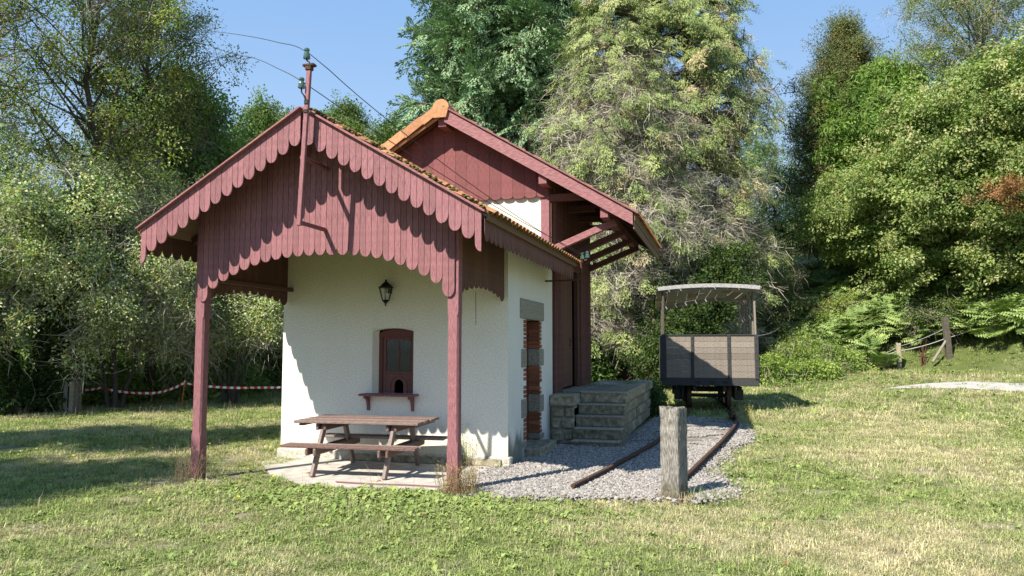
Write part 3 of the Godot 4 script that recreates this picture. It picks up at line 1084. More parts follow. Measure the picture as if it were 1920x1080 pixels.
func shed() -> void:
	var b := thing("goods_shed", "goods shed with orange ridge tile, red boarded gable and wide braced eave", "building", q(1.8, 0, 5.47))
	# built in world measures, then shifted to the shed's own base
	var o := q(1.8, 0, 5.47)
	var mb := MB.new()
	var z0 := 5.47
	var z1 := 9.25
	# gable: plaster below, red boards above
	mb.col = Color(0.78, 0.745, 0.65)
	mb.prism(at(-o.x, -o.y, z0 + 0.1 - 5.47), PackedVector2Array([Vector2(-2.15, 0), Vector2(1.64, 0), Vector2(1.64, 5.05), Vector2(-0.16, 6.1), Vector2(-2.15, 4.9)]), 0.18)
	put("gable_wall", mb, M.plaster, b)
	mb = MB.new()
	mb.box(at(1.715 - o.x, 2.45, 0.06), Vector3(0.16, 4.9, 0.16), 0.008)
	put("corner_post", mb, M.paint_2, b)
	var gb: Node3D = add("gable_boards", Node3D.new(), b)
	for k in 16:
		var xa := 1.79 - (k + 1) * 0.226
		var w := 0.222
		board(gb, "board", scallop(w, shed_y(xa) - 0.1, shed_y(xa + w) - 0.1, 4.425 + rr(-0.004, 0.004), "B", 0.055), at(xa - o.x, 0, -0.045 + rr(-0.003, 0.003)), 0.026, pick("shed", 4))
	# small end piece of the sill beam
	# --- right wall of upright boards with battens, a sliding door left ajar
	var sd: Node3D = add("siding", Node3D.new(), b)
	var d := z0
	var k := 0
	while d < z1 - 0.02:
		var w := 0.124
		var y0 := 0.86
		if d > 6.08 and d < 8.0:
			y0 = 3.3
		var y1 := shed_y(1.84) - 0.08
		mb = MB.new()
		mb.box(at(1.82 - o.x, (y0 + y1) / 2, d + w / 2 - 5.47), Vector3(0.024, y1 - y0, w - 0.012), 0.003)
		put("board", mb, M.brown_3, sd)
		mb = MB.new()
		mb.box(at(1.856 - o.x, (y0 + y1) / 2 - 0.02, d + w - 5.47), Vector3(0.05, y1 - y0, 0.042), 0.004)
		put("batten", mb, pick("fascia", 4), sd)
		d += w
		k += 1
	mb = MB.new()
	mb.box(at(1.77 - o.x, 0.43, 1.89), Vector3(0.1, 0.86, 3.74), 0.0)
	put("wall_foot", mb, M.mossy_1, b)
	# door leaf and the dark gap beside it
	var dr: Node3D = add("sliding_door", Node3D.new(), b)
	for j in 9:
		mb = MB.new()
		mb.box(at(1.80 - o.x, 2.1, 6.12 + (j + 0.5) * 0.146 - 5.47), Vector3(0.03, 2.38, 0.143), 0.003)
		put("plank", mb, pick("brown", 4), dr)
	mb = MB.new()
	mb.tube([q(1.825 - o.x, 1.85, 7.02 - 5.47), q(1.86 - o.x, 1.85, 7.02 - 5.47), q(1.86 - o.x, 1.72, 7.02 - 5.47), q(1.825 - o.x, 1.72, 7.02 - 5.47)], [0.008, 0.008, 0.008, 0.008], 6)
	put("handle", mb, M.iron, dr)
	mb = MB.new()
	mb.box(at(1.83 - o.x, 3.3, 7.05 - 5.47), Vector3(0.05, 0.09, 2.1), 0.005)
	put("door_rail", mb, M.brown_2, b)
	mb = MB.new()
	mb.box(at(1.79 - o.x, 2.07, 8.02 - 5.47), Vector3(0.09, 2.42, 0.1), 0.005)
	put("door_jamb", mb, M.brown_3, b)
	# other walls
	mb = MB.new()
	mb.prism(at(-o.x, 0, z1 - 5.47), PackedVector2Array([Vector2(-2.15, 0), Vector2(1.8, 0), Vector2(1.8, 4.9), Vector2(-0.16, 6.05), Vector2(-2.15, 4.85)]), 0.05)
	mb.box(at(-2.13 - o.x, 2.42, 1.95), Vector3(0.05, 4.84, 3.62), 0.0)
	mb.box(at(-0.2 - o.x, 0.8, 1.95), Vector3(3.6, 0.05, 3.5), 0.0)
	put("back_walls", mb, M.brown_1, b)
	# --- roof
	for s in [-1.0, 1.0]:
		var slope := Basis(Vector3(0.853 * s, -0.521, 0), Vector3(0.521 * s, 0.853, 0), Vector3(0, 0, 1))
		var reach := 3.57 if s > 0 else 2.75
		var n := int(reach / 0.17)
		for j in n + 1:
			var x: float = -0.16 + s * (j + 0.5) * reach / (n + 1)
			mb = MB.new()
			mb.box(Transform3D(slope, q(x - o.x, shed_y(x) - 0.06, 7.53 - 5.47)), Vector3(reach / (n + 1) / 0.853 - 0.004, 0.022, 4.96), 0.002)
			put("roof_plank", mb, M.soffit, b)
		for j in 9:
			mb = MB.new()
			var x: float = -0.16 + s * reach * 0.5
			mb.box(Transform3D(slope, q(x - o.x, shed_y(x) - 0.12, 5.2 + j * 0.585 - 5.47)), Vector3(reach / 0.853 - 0.12, 0.095, 0.07), 0.004)
			put("rafter", mb, M.dark_wood, b)
		mb = MB.new()
		tiles(mb, q(-0.16 - o.x, 6.165, 5.06 - 5.47), Vector3(0.853 * s, -0.521, 0), Vector3(0, 0, -1), Vector3(0.521 * s, 0.853, 0), reach / 0.853 + 0.03, 4.95, 0.36, 0.165, 0.15)
		tag(put("roof_tiles", mb, M.tile, b), "newer orange clay tiles", "", "", "stuff")
	# right bargeboard with its capping strip
	var sl := Basis(Vector3(0.853, -0.521, 0), Vector3(0.521, 0.853, 0), Vector3(0, 0, 1))
	var bb: Node3D = add("bargeboard", Node3D.new(), b)
	mb = MB.new()
	mb.prism(at(-o.x, 0, 5.02 - 5.47), PackedVector2Array([Vector2(-0.1, shed_y(-0.1) - 0.02), Vector2(-0.1, shed_y(-0.1) - 0.27), Vector2(3.36, shed_y(3.36) - 0.24), Vector2(3.36, shed_y(3.36) - 0.02)]), 0.035)
	put("face_board", mb, M.paint_worn, bb)
	mb = MB.new()
	mb.box(Transform3D(sl, q(1.67 - o.x, shed_y(1.67) + 0.01, 5.01 - 5.47)), Vector3(4.2, 0.03, 0.09), 0.005)
	put("capping", mb, M.paint_3, bb)
	mb = MB.new()
	mb.box(Transform3D(sl, q(1.6 - o.x, shed_y(1.6) - 0.16, 5.07 - 5.47)), Vector3(3.9, 0.13, 0.04), 0.004)
	put("batten", mb, M.paint_3, bb)
	# eave boards, two planks
	for j in 2:
		mb = MB.new()
		mb.box(at(3.385 - 0.012 * j - o.x, shed_y(3.4) - 0.07 - 0.145 * j, 7.53 - 5.47), Vector3(0.024, 0.14, 4.98), 0.003)
		put("eave_plank", mb, M.soffit, b)
	# left verge: clay verge tiles with a plank below
	var vg: Node3D = add("verge", Node3D.new(), b)
	for j in 7:
		mb = MB.new()
		var slope := Basis(Vector3(-0.853, -0.521, 0), Vector3(-0.521, 0.853, 0), Vector3(0, 0, 1)).rotated(Vector3(0, 0, 1), 0.05)
		var x := -0.36 - j * 0.375
		mb.box(Transform3D(slope, q(x - o.x, shed_y(x) - 0.02, 5.0 - 5.47)), Vector3(0.45, 0.17, 0.018), 0.006)
		mb.box(Transform3D(slope, q(x - o.x, shed_y(x) + 0.055, 5.12 - 5.47)), Vector3(0.45, 0.02, 0.25), 0.006)
		put("verge_tile", mb, pick("terracotta"), vg)
	mb = MB.new()
	var lf := Basis(Vector3(-0.853, -0.521, 0), Vector3(-0.521, 0.853, 0), Vector3(0, 0, 1))
	mb.box(Transform3D(lf, q(-1.5 - o.x, shed_y(-1.5) - 0.155, 5.06 - 5.47)), Vector3(3.0, 0.05, 0.05), 0.004)
	put("verge_plank", mb, M.terracotta_1, vg)
	# ridge tiles, the end one closed by a disc
	for j in 12:
		mb = MB.new()
		var d0 := 4.97 + j * 0.42
		var r := 0.15
		mb.tube([q(-0.16 - o.x, 6.13, d0 - 5.47), q(-0.16 - o.x, 6.13, d0 + 0.4 - 5.47), q(-0.16 - o.x, 6.135, d0 + 0.45 - 5.47)], [r + 0.012, r, r], 16)
		put("ridge_tile", mb, pick("terracotta"), b)
	# the skirt of the end ridge tile
	mb = MB.new()
	mb.prism(at(-0.16 - o.x, 6.13, 4.975 - 5.47), PackedVector2Array([Vector2(-0.16, 0.0), Vector2(0.16, 0.0), Vector2(0.11, -0.19), Vector2(-0.13, -0.19)]), 0.04)
	put("ridge_end", mb, M.terracotta_0, b)
	# purlins with their ends in view
	for p in [[-0.16, 0.16, 0.16], [1.76, 0.15, 0.2], [2.86, 0.14, 0.18]]:
		mb = MB.new()
		var y: float = shed_y(p[0]) - 0.3
		mb.box(at(p[0] - o.x, y, 7.5 - 5.47), Vector3(p[1], p[2], 4.86), 0.008)
		put("purlin", mb, M.paint_deep, b)
	# struts and braces of the wide eave
	for j in 4:
		var dz := 0.04 + j * 1.235
		mb = MB.new()
		var a := q(1.86 - o.x, 3.47, dz)
		var e := q(3.0 - o.x, 3.93, dz)
		var dir := (e - a).normalized()
		mb.box(Transform3D(Basis(dir, Vector3(-dir.y, dir.x, 0), Vector3(0, 0, 1)), (a + e) / 2), Vector3((e - a).length(), 0.12, 0.12), 0.008)
		put("brace", mb, M.paint_worn if j == 0 else M.fascia_3, b)
		mb = MB.new()
		mb.box(at(2.1 - o.x, 4.42, dz), Vector3(0.66, 0.13, 0.1), 0.006)
		put("strut", mb, M.fascia_0, b)


func platform() -> void:
	var o := q(2.5, 0, 5.3)
	var b := thing("loading_platform", "mossy granite loading platform with five steps beside the shed door", "platform", o)
	var mb := MB.new()
	# core
	mb.box(at(2.44 - o.x, 0.34, 8.4 - 5.3), Vector3(1.14, 0.68, 5.2), 0.0)
	put("core", mb, M.dark_stain, b)
	# steps: five blocks, the lowest in front
	var tops := [0.11, 0.3, 0.49, 0.68, 0.885]
	var st: Node3D = add("steps", Node3D.new(), b)
	for i in 5:
		var y0: float = -0.06 if i == 0 else tops[i - 1] + 0.003
		var zf := 4.9 + i * 0.215 + rr(-0.01, 0.01)
		mb = MB.new()
		mb.box(at(2.7 - o.x + rr(-0.01, 0.01), (y0 + tops[i]) / 2, (zf + 6.3) / 2 - 5.3), Vector3(0.82 + rr(0, 0.02), tops[i] - y0, 6.3 - zf), 0.014)
		put("step", mb, M["mossy_%d" % [3, 3, 1, 1, 0][i]], st)
		mb = MB.new()
		mb.box(at(2.7 - o.x + rr(-0.01, 0.01), tops[i] - 0.012, zf + 0.105 - 5.3), Vector3(0.83, 0.03, 0.24), 0.01)
		put("tread", mb, M.stone_2 if i != 2 else M.stone_0, st)
	# square block and rubble beside the steps
	mb = MB.new()
	mb.box(at(2.065 - o.x, 0.755, 5.5 - 5.3), Vector3(0.45, 0.2, 0.62), 0.02)
	put("cap_stone", mb, M.mossy_2, b)
	for r in 3:
		var x := 1.85
		for k in 2:
			var w: float = [[0.24, 0.19], [0.17, 0.26], [0.22, 0.2]][r][k]
			mb = MB.new()
			mb.box(at(x + w / 2 - o.x, 0.545 - r * 0.205 + rr(-0.01, 0.01), 5.52 - 5.3 + rr(-0.02, 0.02)), Vector3(w - 0.02, 0.185 + rr(-0.02, 0.01), 0.56), 0.035)
			put("rubble_stone", mb, pick("mossy", 4), b)
			x += w
	mb = MB.new()
	mb.box(at(2.06 - o.x, 0.33, 5.53 - 5.3), Vector3(0.42, 0.64, 0.5), 0.0)
	put("mortar", mb, M.mortar, b)
	# edging slabs on top
	var d := 5.77
	while d < 10.9:
		var l := minf(rr(0.9, 1.3), 11.0 - d)
		mb = MB.new()
		mb.box(at(2.86 - o.x, 0.785, d + l / 2 - 5.3), Vector3(0.52 + rr(-0.01, 0.01), 0.2, l - 0.012), 0.018)
		put("edging_slab", mb, pick("mossy", 3), b)
		d += l
	d = 6.3
	while d < 10.9:
		var l := minf(rr(0.8, 1.4), 11.0 - d)
		for k in 2:
			mb = MB.new()
			mb.box(at(2.21 + 0.0 * k - 0.18 + k * 0.36 - 0.02 - o.x, 0.775, d + l / 2 - 5.3), Vector3(0.345, 0.17, l - 0.014), 0.016)
			put("paving_slab", mb, pick("stone", 4), b)
		d += l
	# face stones along the track
	for r in 3:
		d = 5.9 + rr(0, 0.3)
		while d < 10.9:
			var l := minf(rr(0.35, 0.75), 11.0 - d)
			mb = MB.new()
			mb.box(at(2.98 - o.x + rr(-0.012, 0.012), 0.575 - r * 0.215, d + l / 2 - 5.3), Vector3(0.22, 0.2, l - 0.022), 0.022)
			put("face_stone", mb, pick("mossy", 4), b)
			d += l


# a profile (across, up) swept along points on the ground
func sweep(mb: MB, pts: Array, prof: PackedVector2Array) -> void:
	var rings := []
	for i in pts.size():
		var t: Vector3 = pts[mini(i + 1, pts.size() - 1)] - pts[maxi(i - 1, 0)]
		t = t.normalized()
		var s := t.cross(Vector3.UP).normalized()
		var u := s.cross(t)
		var ring := []
		for p in prof:
			ring.append(pts[i] + s * p.x + u * p.y)
		rings.append(ring)
	var m := prof.size()
	for i in pts.size() - 1:
		var mid: Vector3 = (pts[i] + pts[i + 1]) / 2
		for k in m:
			var l := (k + 1) % m
			var e := prof[l] - prof[k]
			var s: Vector3 = (pts[i + 1] - pts[i]).normalized().cross(Vector3.UP)
			var out := s * e.y - Vector3.UP * e.x
			mb.quad(rings[i][k], rings[i][l], rings[i + 1][l], rings[i + 1][k], out)
	for e in [0, pts.size() - 1]:
		var idx := Geometry2D.triangulate_polygon(prof)
		for i in range(0, idx.size(), 3):
			mb.tri(rings[e][idx[i]], rings[e][idx[i + 1]], rings[e][idx[i + 2]], (pts[0] - pts[1]) if e == 0 else (pts[-1] - pts[-2]))


func smooth(pts: Array, n: int) -> Array:
	var c := Curve3D.new()
	for i in pts.size():
		var t: Vector3 = (pts[mini(i + 1, pts.size() - 1)] - pts[maxi(i - 1, 0)]) / 6.0
		c.add_point(pts[i], -t, t)
	var r := []
	var l := c.get_baked_length()
	for i in n + 1:
		r.append(c.sample_baked(l * i / n, true))
	return r


func rails() -> void:
	var prof := PackedVector2Array([Vector2(-0.045, 0), Vector2(0.045, 0), Vector2(0.045, 0.01), Vector2(0.009, 0.022), Vector2(0.009, 0.072), Vector2(0.027, 0.08), Vector2(0.027, 0.104), Vector2(0.02, 0.11), Vector2(-0.02, 0.11), Vector2(-0.027, 0.104), Vector2(-0.027, 0.08), Vector2(-0.009, 0.072), Vector2(-0.009, 0.022), Vector2(-0.045, 0.01)])
	var left := [q(3.07, -0.03, 1.02), q(3.32, -0.02, 2.6), q(3.55, -0.015, 4.4), q(3.71, -0.01, 5.9), q(3.86, -0.01, 8.4), q(3.93, -0.02, 11.2), q(3.85, -0.02, 13.2), q(3.6, -0.02, 16.5), q(3.3, -0.02, 19)]
	var right := [q(4.22, -0.02, 1.3), q(4.36, -0.01, 2.25), q(4.53, 0.0, 3.7), q(4.76, 0.01, 5.7), q(5.0, 0.02, 8.3), q(5.06, 0.02, 9.9), q(4.99, -0.01, 11.8), q(4.9, -0.02, 13.5), q(4.62, -0.02, 16.5), q(4.3, -0.02, 19)]
	var mb := MB.new()
	sweep(mb, smooth(left, 40), prof)
	tag(put("rail", mb, M.rust), "rusty narrow gauge rail nearer the platform, ending in the gravel", "rail", "rails of the siding")
	mb = MB.new()
	sweep(mb, smooth(right, 40), prof)
	tag(put("rail", mb, M.rust), "rusty rail on the lawn side, starting behind the weathered post", "rail", "rails of the siding")
	# check rail flaring beside the right rail
	mb = MB.new()
	sweep(mb, smooth([q(4.9, -0.02, 11.6), q(4.97, 0.02, 10.9), q(4.99, 0.05, 10.3), q(4.93, 0.1, 9.9)], 10), prof)
	tag(put("check_rail", mb, M.rust), "short bent rail end curling up in front of the wagon", "rail")
	var labs := ["grey sleeper end showing in the gravel nearest the post", "buried sleeper, second from the post", "sleeper between the rails beside the lowest step", "sleeper between the rails beside the platform corner", "sleeper halfway along the platform", "farthest sleeper, just before the grass"]
	for i in 6:
		var d := 1.9 + i * 1.45
		var x := 3.78 + 0.085 * i * 1.45 - 0.009 * pow(i * 1.45, 2)
		mb = MB.new()
		mb.box(Transform3D(Basis(Vector3.UP, 0.12 - 0.03 * i), Vector3.ZERO), Vector3(1.5 + rr(-0.15, 0.1), 0.14, 0.2), 0.018)
		var s := put("sleeper", mb, M["grey_%d" % (i % 4)])
		s.position = q(x, -0.055 + rr(-0.006, 0.01), d)
		tag(s, labs[i], "sleeper", "sleepers of the siding")


func table() -> void:
	var b := thing("picnic_table", "worn reddish wooden picnic table with two benches under the porch", "picnic table", q(0.09, 0.004, 1.69), 0.055)
	var mb: MB
	var top: Node3D = add("tabletop", Node3D.new(), b)
	for k in 7:
		mb = MB.new()
		mb.box(at(rr(-0.006, 0.006), 0.69 + rr(-0.002, 0.002), -0.405 + k * 0.135), Vector3(1.76 + rr(-0.012, 0.012), 0.036, 0.117), 0.006)
		put("plank", mb, pick("table", 4), top)
	for s in [-1.0, 1.0]:
		var be: Node3D = add("bench", Node3D.new(), b)
		for k in 3:
			mb = MB.new()
			mb.box(at(rr(-0.006, 0.006), 0.395 + rr(-0.002, 0.002), s * 0.57 - 0.092 + k * 0.092), Vector3(1.87 + rr(-0.012, 0.012), 0.036, 0.078), 0.006)
			put("plank", mb, pick("table", 4), be)
	for sx in [-0.5, 0.5]:
		for s in [-1.0, 1.0]:
			mb = MB.new()
			var a := Vector3(sx, 0.0, -s * 0.64)
			var e := Vector3(sx, 0.665, -s * 0.3)
			var dir := (e - a).normalized()
			mb.box(Transform3D(Basis(Vector3.RIGHT, dir, Vector3.RIGHT.cross(dir)), (a + e) / 2), Vector3(0.045, (e - a).length(), 0.09), 0.005)
			put("leg", mb, pick("table", 4), b)
		for off in [-0.055, 0.055]:
			mb = MB.new()
			mb.box(Transform3D(Basis(), Vector3(sx + off, 0.625, 0)), Vector3(0.04, 0.085, 0.84), 0.008)
			put("top_bearer", mb, pick("table", 4), b)
			mb = MB.new()
			mb.box(Transform3D(Basis(), Vector3(sx + off, 0.33, 0)), Vector3(0.04, 0.09, 1.42), 0.01)
			put("seat_bearer", mb, pick("table", 4), b)
	for sx in [-0.79, 0.79]:
		mb = MB.new()
		mb.box(Transform3D(Basis(), Vector3(sx, 0.652, 0)), Vector3(0.07, 0.03, 0.82), 0.005)
		put("batten", mb, pick("table", 4), b)


func lantern() -> void:
	var o := q(-0.02, 2.3, 2.572 - 0.15)
	var b := thing("wall_lantern", "black six sided lantern with clear panes above the ticket window", "lantern", o)
	var mb := MB.new()
	mb.lathe(Transform3D(), [Vector2(0, 0.0), Vector2(0.012, 0.008), Vector2(0.014, 0.02), Vector2(0.007, 0.03), Vector2(0.02, 0.045), Vector2(0.05, 0.075), Vector2(0.058, 0.09), Vector2(0.055, 0.095), Vector2(0, 0.097)], 12)
	put("base", mb, M.lamp_metal, b)
	mb = MB.new()
	mb.lathe(Transform3D(), [Vector2(0, 0.27), Vector2(0.118, 0.27), Vector2(0.122, 0.284), Vector2(0.09, 0.3), Vector2(0.06, 0.335), Vector2(0.035, 0.35), Vector2(0.03, 0.362), Vector2(0.012, 0.37), Vector2(0.018, 0.382), Vector2(0.012, 0.395), Vector2(0.0, 0.405)], 6)
	put("cap", mb, M.lamp_metal, b)
	for k in 6:
		var a := k * PI / 3 + 0.2
		var c := Vector3(cos(a), 0, sin(a))
		var a2 := a + PI / 3
		var c2 := Vector3(cos(a2), 0, sin(a2))
		mb = MB.new()
		mb.tube([c * 0.056 + Vector3.UP * 0.092, c * 0.106 + Vector3.UP * 0.272], [0.0055, 0.0055], 6)
		put("rib", mb, M.lamp_metal, b)
		mb = MB.new()
		mb.quad(c * 0.055 + Vector3.UP * 0.094, c2 * 0.055 + Vector3.UP * 0.094, c2 * 0.104 + Vector3.UP * 0.27, c * 0.104 + Vector3.UP * 0.27, c + c2)
		put("pane", mb, M.glass, b)
	mb = MB.new()
	mb.lathe(Transform3D(Basis(), Vector3(0, 0.1, 0)), [Vector2(0.016, 0), Vector2(0.016, 0.03), Vector2(0.028, 0.05), Vector2(0.034, 0.075), Vector2(0.026, 0.1), Vector2(0, 0.108)], 10)
	put("bulb", mb, M.bulb, b)
	mb = MB.new()
	mb.tube([Vector3(0, 0.31, 0), Vector3(0, 0.33, -0.08), Vector3(0, 0.28, -0.145)], [0.012, 0.011, 0.012], 7)
	mb.box(Transform3D(Basis(), Vector3(0, 0.26, -0.14)), Vector3(0.07, 0.12, 0.018), 0.005)
	put("wall_arm", mb, M.lamp_metal, b)


func insulator(parent: Node3D, where: Vector3, s := 1.0) -> void:
	var mb := MB.new()
	var xf := Transform3D(Basis().scaled(Vector3.ONE * s), where)
	mb.lathe(xf, [Vector2(0.018, 0.0), Vector2(0.044, -0.006), Vector2(0.046, 0.012), Vector2(0.04, 0.05), Vector2(0.034, 0.072), Vector2(0.026, 0.08), Vector2(0.026, 0.09), Vector2(0.036, 0.1), Vector2(0.034, 0.122), Vector2(0.018, 0.135), Vector2(0, 0.137)], 14)
	put("insulator", mb, M.green_glass, parent)


func mast_and_wires() -> void:
	var o := q(0.06, 3.12, -0.13)
	var b := thing("insulator_mast", "slim red wooden mast with two green glass insulators on the porch gable", "mast", o)
	var mb := MB.new()
	mb.box(Transform3D(Basis().rotated(Vector3(0, 0, 1), -0.048), Vector3(0.05, 0.945, 0)), Vector3(0.055, 1.91, 0.045), 0.005)
	put("pole", mb, M.paint_0, b)
	for y in [0.03, 0.8]:
		mb = MB.new()
		mb.box(Transform3D(Basis(), Vector3(0.005 + y * 0.022, y, -0.29)), Vector3(0.045, 0.045, 0.6), 0.004)
		put("arm", mb, M.paint_3, b)
	mb = MB.new()
	mb.box(Transform3D(Basis(), Vector3(0.097, 1.905, 0)), Vector3(0.15, 0.03, 0.08), 0.006)
	mb.box(Transform3D(Basis(), Vector3(0.095, 1.87, 0)), Vector3(0.08, 0.05, 0.07), 0.006)
	put("top_plate", mb, M.rust, b)
	mb = MB.new()
	mb.tube(smooth([Vector3(0.115, 1.91, 0.03), Vector3(0.11, 1.935, 0.03), Vector3(0.08, 1.955, 0.03), Vector3(0.075, 1.985, 0.03), Vector3(0.075, 2.02, 0.03)], 10), [0.009, 0.009, 0.009, 0.009, 0.009, 0.009, 0.009, 0.009, 0.009, 0.009, 0.009], 6)
	put("pin", mb, M.iron, b)
	mb = MB.new()
	mb.tube(smooth([Vector3(0.075, 1.48, 0.03), Vector3(0.05, 1.54, 0.04), Vector3(0.025, 1.57, 0.04), Vector3(0.02, 1.62, 0.04), Vector3(0.02, 1.66, 0.04)], 10), [0.009, 0.009, 0.009, 0.009, 0.009, 0.009, 0.009, 0.009, 0.009, 0.009, 0.009], 6)
	put("pin", mb, M.iron, b)
	mb = MB.new()
	mb.box(Transform3D(Basis(), Vector3(0.077, 1.46, 0.028)), Vector3(0.05, 0.05, 0.012), 0.002)
	mb.box(Transform3D(Basis(), Vector3(0.072, 1.35, 0.028)), Vector3(0.05, 0.04, 0.012), 0.002)
	put("clamp", mb, M.iron, b)
	insulator(b, Vector3(0.075, 1.985, 0.03), 0.92)
	insulator(b, Vector3(0.02, 1.63, 0.04), 0.92)
	# bracket at the shed corner
	var bo := q(1.84, 2.84, 4.92)
	var br := thing("insulator_bracket", "rusty bent rod with a pair of glass insulators under the shed eave", "bracket", bo)
	mb = MB.new()
	mb.tube(smooth([Vector3(0, 0, 0), Vector3(0.35, 0.0, 0), Vector3(0.58, 0.015, 0), Vector3(0.635, 0.06, 0), Vector3(0.64, 0.18, 0), Vector3(0.63, 0.31, 0), Vector3(0.66, 0.345, 0), Vector3(0.73, 0.34, 0), Vector3(0.745, 0.36, 0), Vector3(0.745, 0.4, 0)], 24), range(25).map(func(_i): return 0.016), 7)
	put("rod", mb, M.rust_red, br)
	insulator(br, Vector3(0.66, 0.365, 0), 0.85)
	insulator(br, Vector3(0.745, 0.385, 0), 0.85)
	# the two wires
	var ends := [o + Vector3(0.075, 2.063, 0.03), o + Vector3(0.02, 1.708, 0.04)]
	var far := [[q(-1.07, 5.92, 1.06), q(-2.62, 6.82, 2.64), q(-4.62, 7.92, 4.59), q(-7.1, 9.22, 6.92), q(-9.9, 10.5, 9.3)], [q(-1.08, 5.56, 1.09), q(-2.54, 6.45, 2.69), q(-4.53, 7.53, 4.65), q(-7.1, 8.93, 6.94), q(-9.9, 10.3, 9.3)]]
	for i in 2:
		var e: Vector3 = bo + Vector3(0.66 + 0.085 * i, 0.42, 0)
		var pts := [e]
		for k in range(1, 8):
			var t := k / 8.0
			pts.append(e.lerp(ends[i], t) - Vector3.UP * (0.16 - 0.05 * i) * 4.0 * t * (1.0 - t))
		pts.append(ends[i])
		pts.append_array(far[i])
		var sp := smooth(pts, 70)
		mb = MB.new()
		mb.tube(sp, range(71).map(func(_i): return 0.0055), 5)
		tag(put("overhead_wire", mb, M.wire), ["upper overhead wire running from the mast top into the left trees", "lower overhead wire, tied to the mast's second insulator"][i], "wire", "overhead wires")


# a squared timber with worn, uneven faces
func worn_post(size: Vector3, seed_: int, rough_: float, n := 10, cracks := 0.0) -> MB:
	var mb := MB.new()
	var f := FastNoiseLite.new()
	f.seed = seed_
	f.frequency = 5.0
	f.fractal_octaves = 3
	var g := FastNoiseLite.new()
	g.seed = seed_ + 5
	g.frequency = 9.0
	var ny := n * 4
	var ring := []
	var m := n * 4
	for j in ny + 1:
		var y := size.y * j / ny
		var row := []
		for k in m:
			var t := float(k) / n
			var sd := int(t)
			var fr := t - sd
			var c := [Vector2(-1, -1), Vector2(1, -1), Vector2(1, 1), Vector2(-1, 1)]
			var p: Vector2 = c[sd % 4].lerp(c[(sd + 1) % 4], fr)
			# rounded corners
			var r := maxf(absf(p.x), absf(p.y)) + 0.0
			var l := p.length()
			p = p * (1.0 - 0.05 * sms(1.2, 1.42, l))
			var v := Vector3(p.x * size.x * 0.5, y, p.y * size.z * 0.5)
			var nv := Vector3(v.x, v.y * 0.35, v.z)
			var dd := f.get_noise_3dv(nv * 2.0) * rough_
			var ck := absf(g.get_noise_3dv(Vector3(v.x * 2.4, v.y * 0.13, v.z * 2.4)))
			dd -= cracks * sms(0.09, 0.0, ck)
			v += Vector3(p.x, 0, p.y).normalized() * dd
			if j == ny:
				v.y += f.get_noise_2d(p.x * 0.5, p.y * 0.5) * rough_ * 4.0 - 0.03 * sms(0.25, 0.0, absf(p.x + 0.1))
			row.append(v)
		ring.append(row)
	for j in ny:
		for k in m:
			var l := (k + 1) % m
			var y := float(j) / ny
			var w := 1.0 - 0.45 * sms(0.3, 0.0, y + f.get_noise_2d(k * 0.07, 1.0) * 0.2)
			var s := 0.9 + 0.25 * f.get_noise_3dv(Vector3(k * 0.06, y * 0.5, 3.0))
			mb.col = Color(w * s, w * s * 0.98, w * s * (0.94 if y > 0.2 else 0.85))
			var a: Vector3 = ring[j][k]
			mb.quad(a, ring[j][l], ring[j + 1][l], ring[j + 1][k], Vector3(a.x, 0, a.z))
	var top := Vector3.ZERO
	for k in m:
		top += ring[ny][k] / m
	mb.col = Color(0.55, 0.5, 0.45)
	for k in m:
		mb.tri(top, ring[ny][k], ring[ny][(k + 1) % m], Vector3.UP)
	return mb


func bumper_post() -> void:
	var mb := worn_post(Vector3(0.235, 1.06, 0.235), 31, 0.008, 12, 0.012)
	var o := put("weathered_post", mb, M.weathered)
	o.position = q(4.25, -0.05, 0.98)
	o.rotation.y = -0.42
	tag(o, "stout grey weathered timber post standing at the end of the rails", "post")


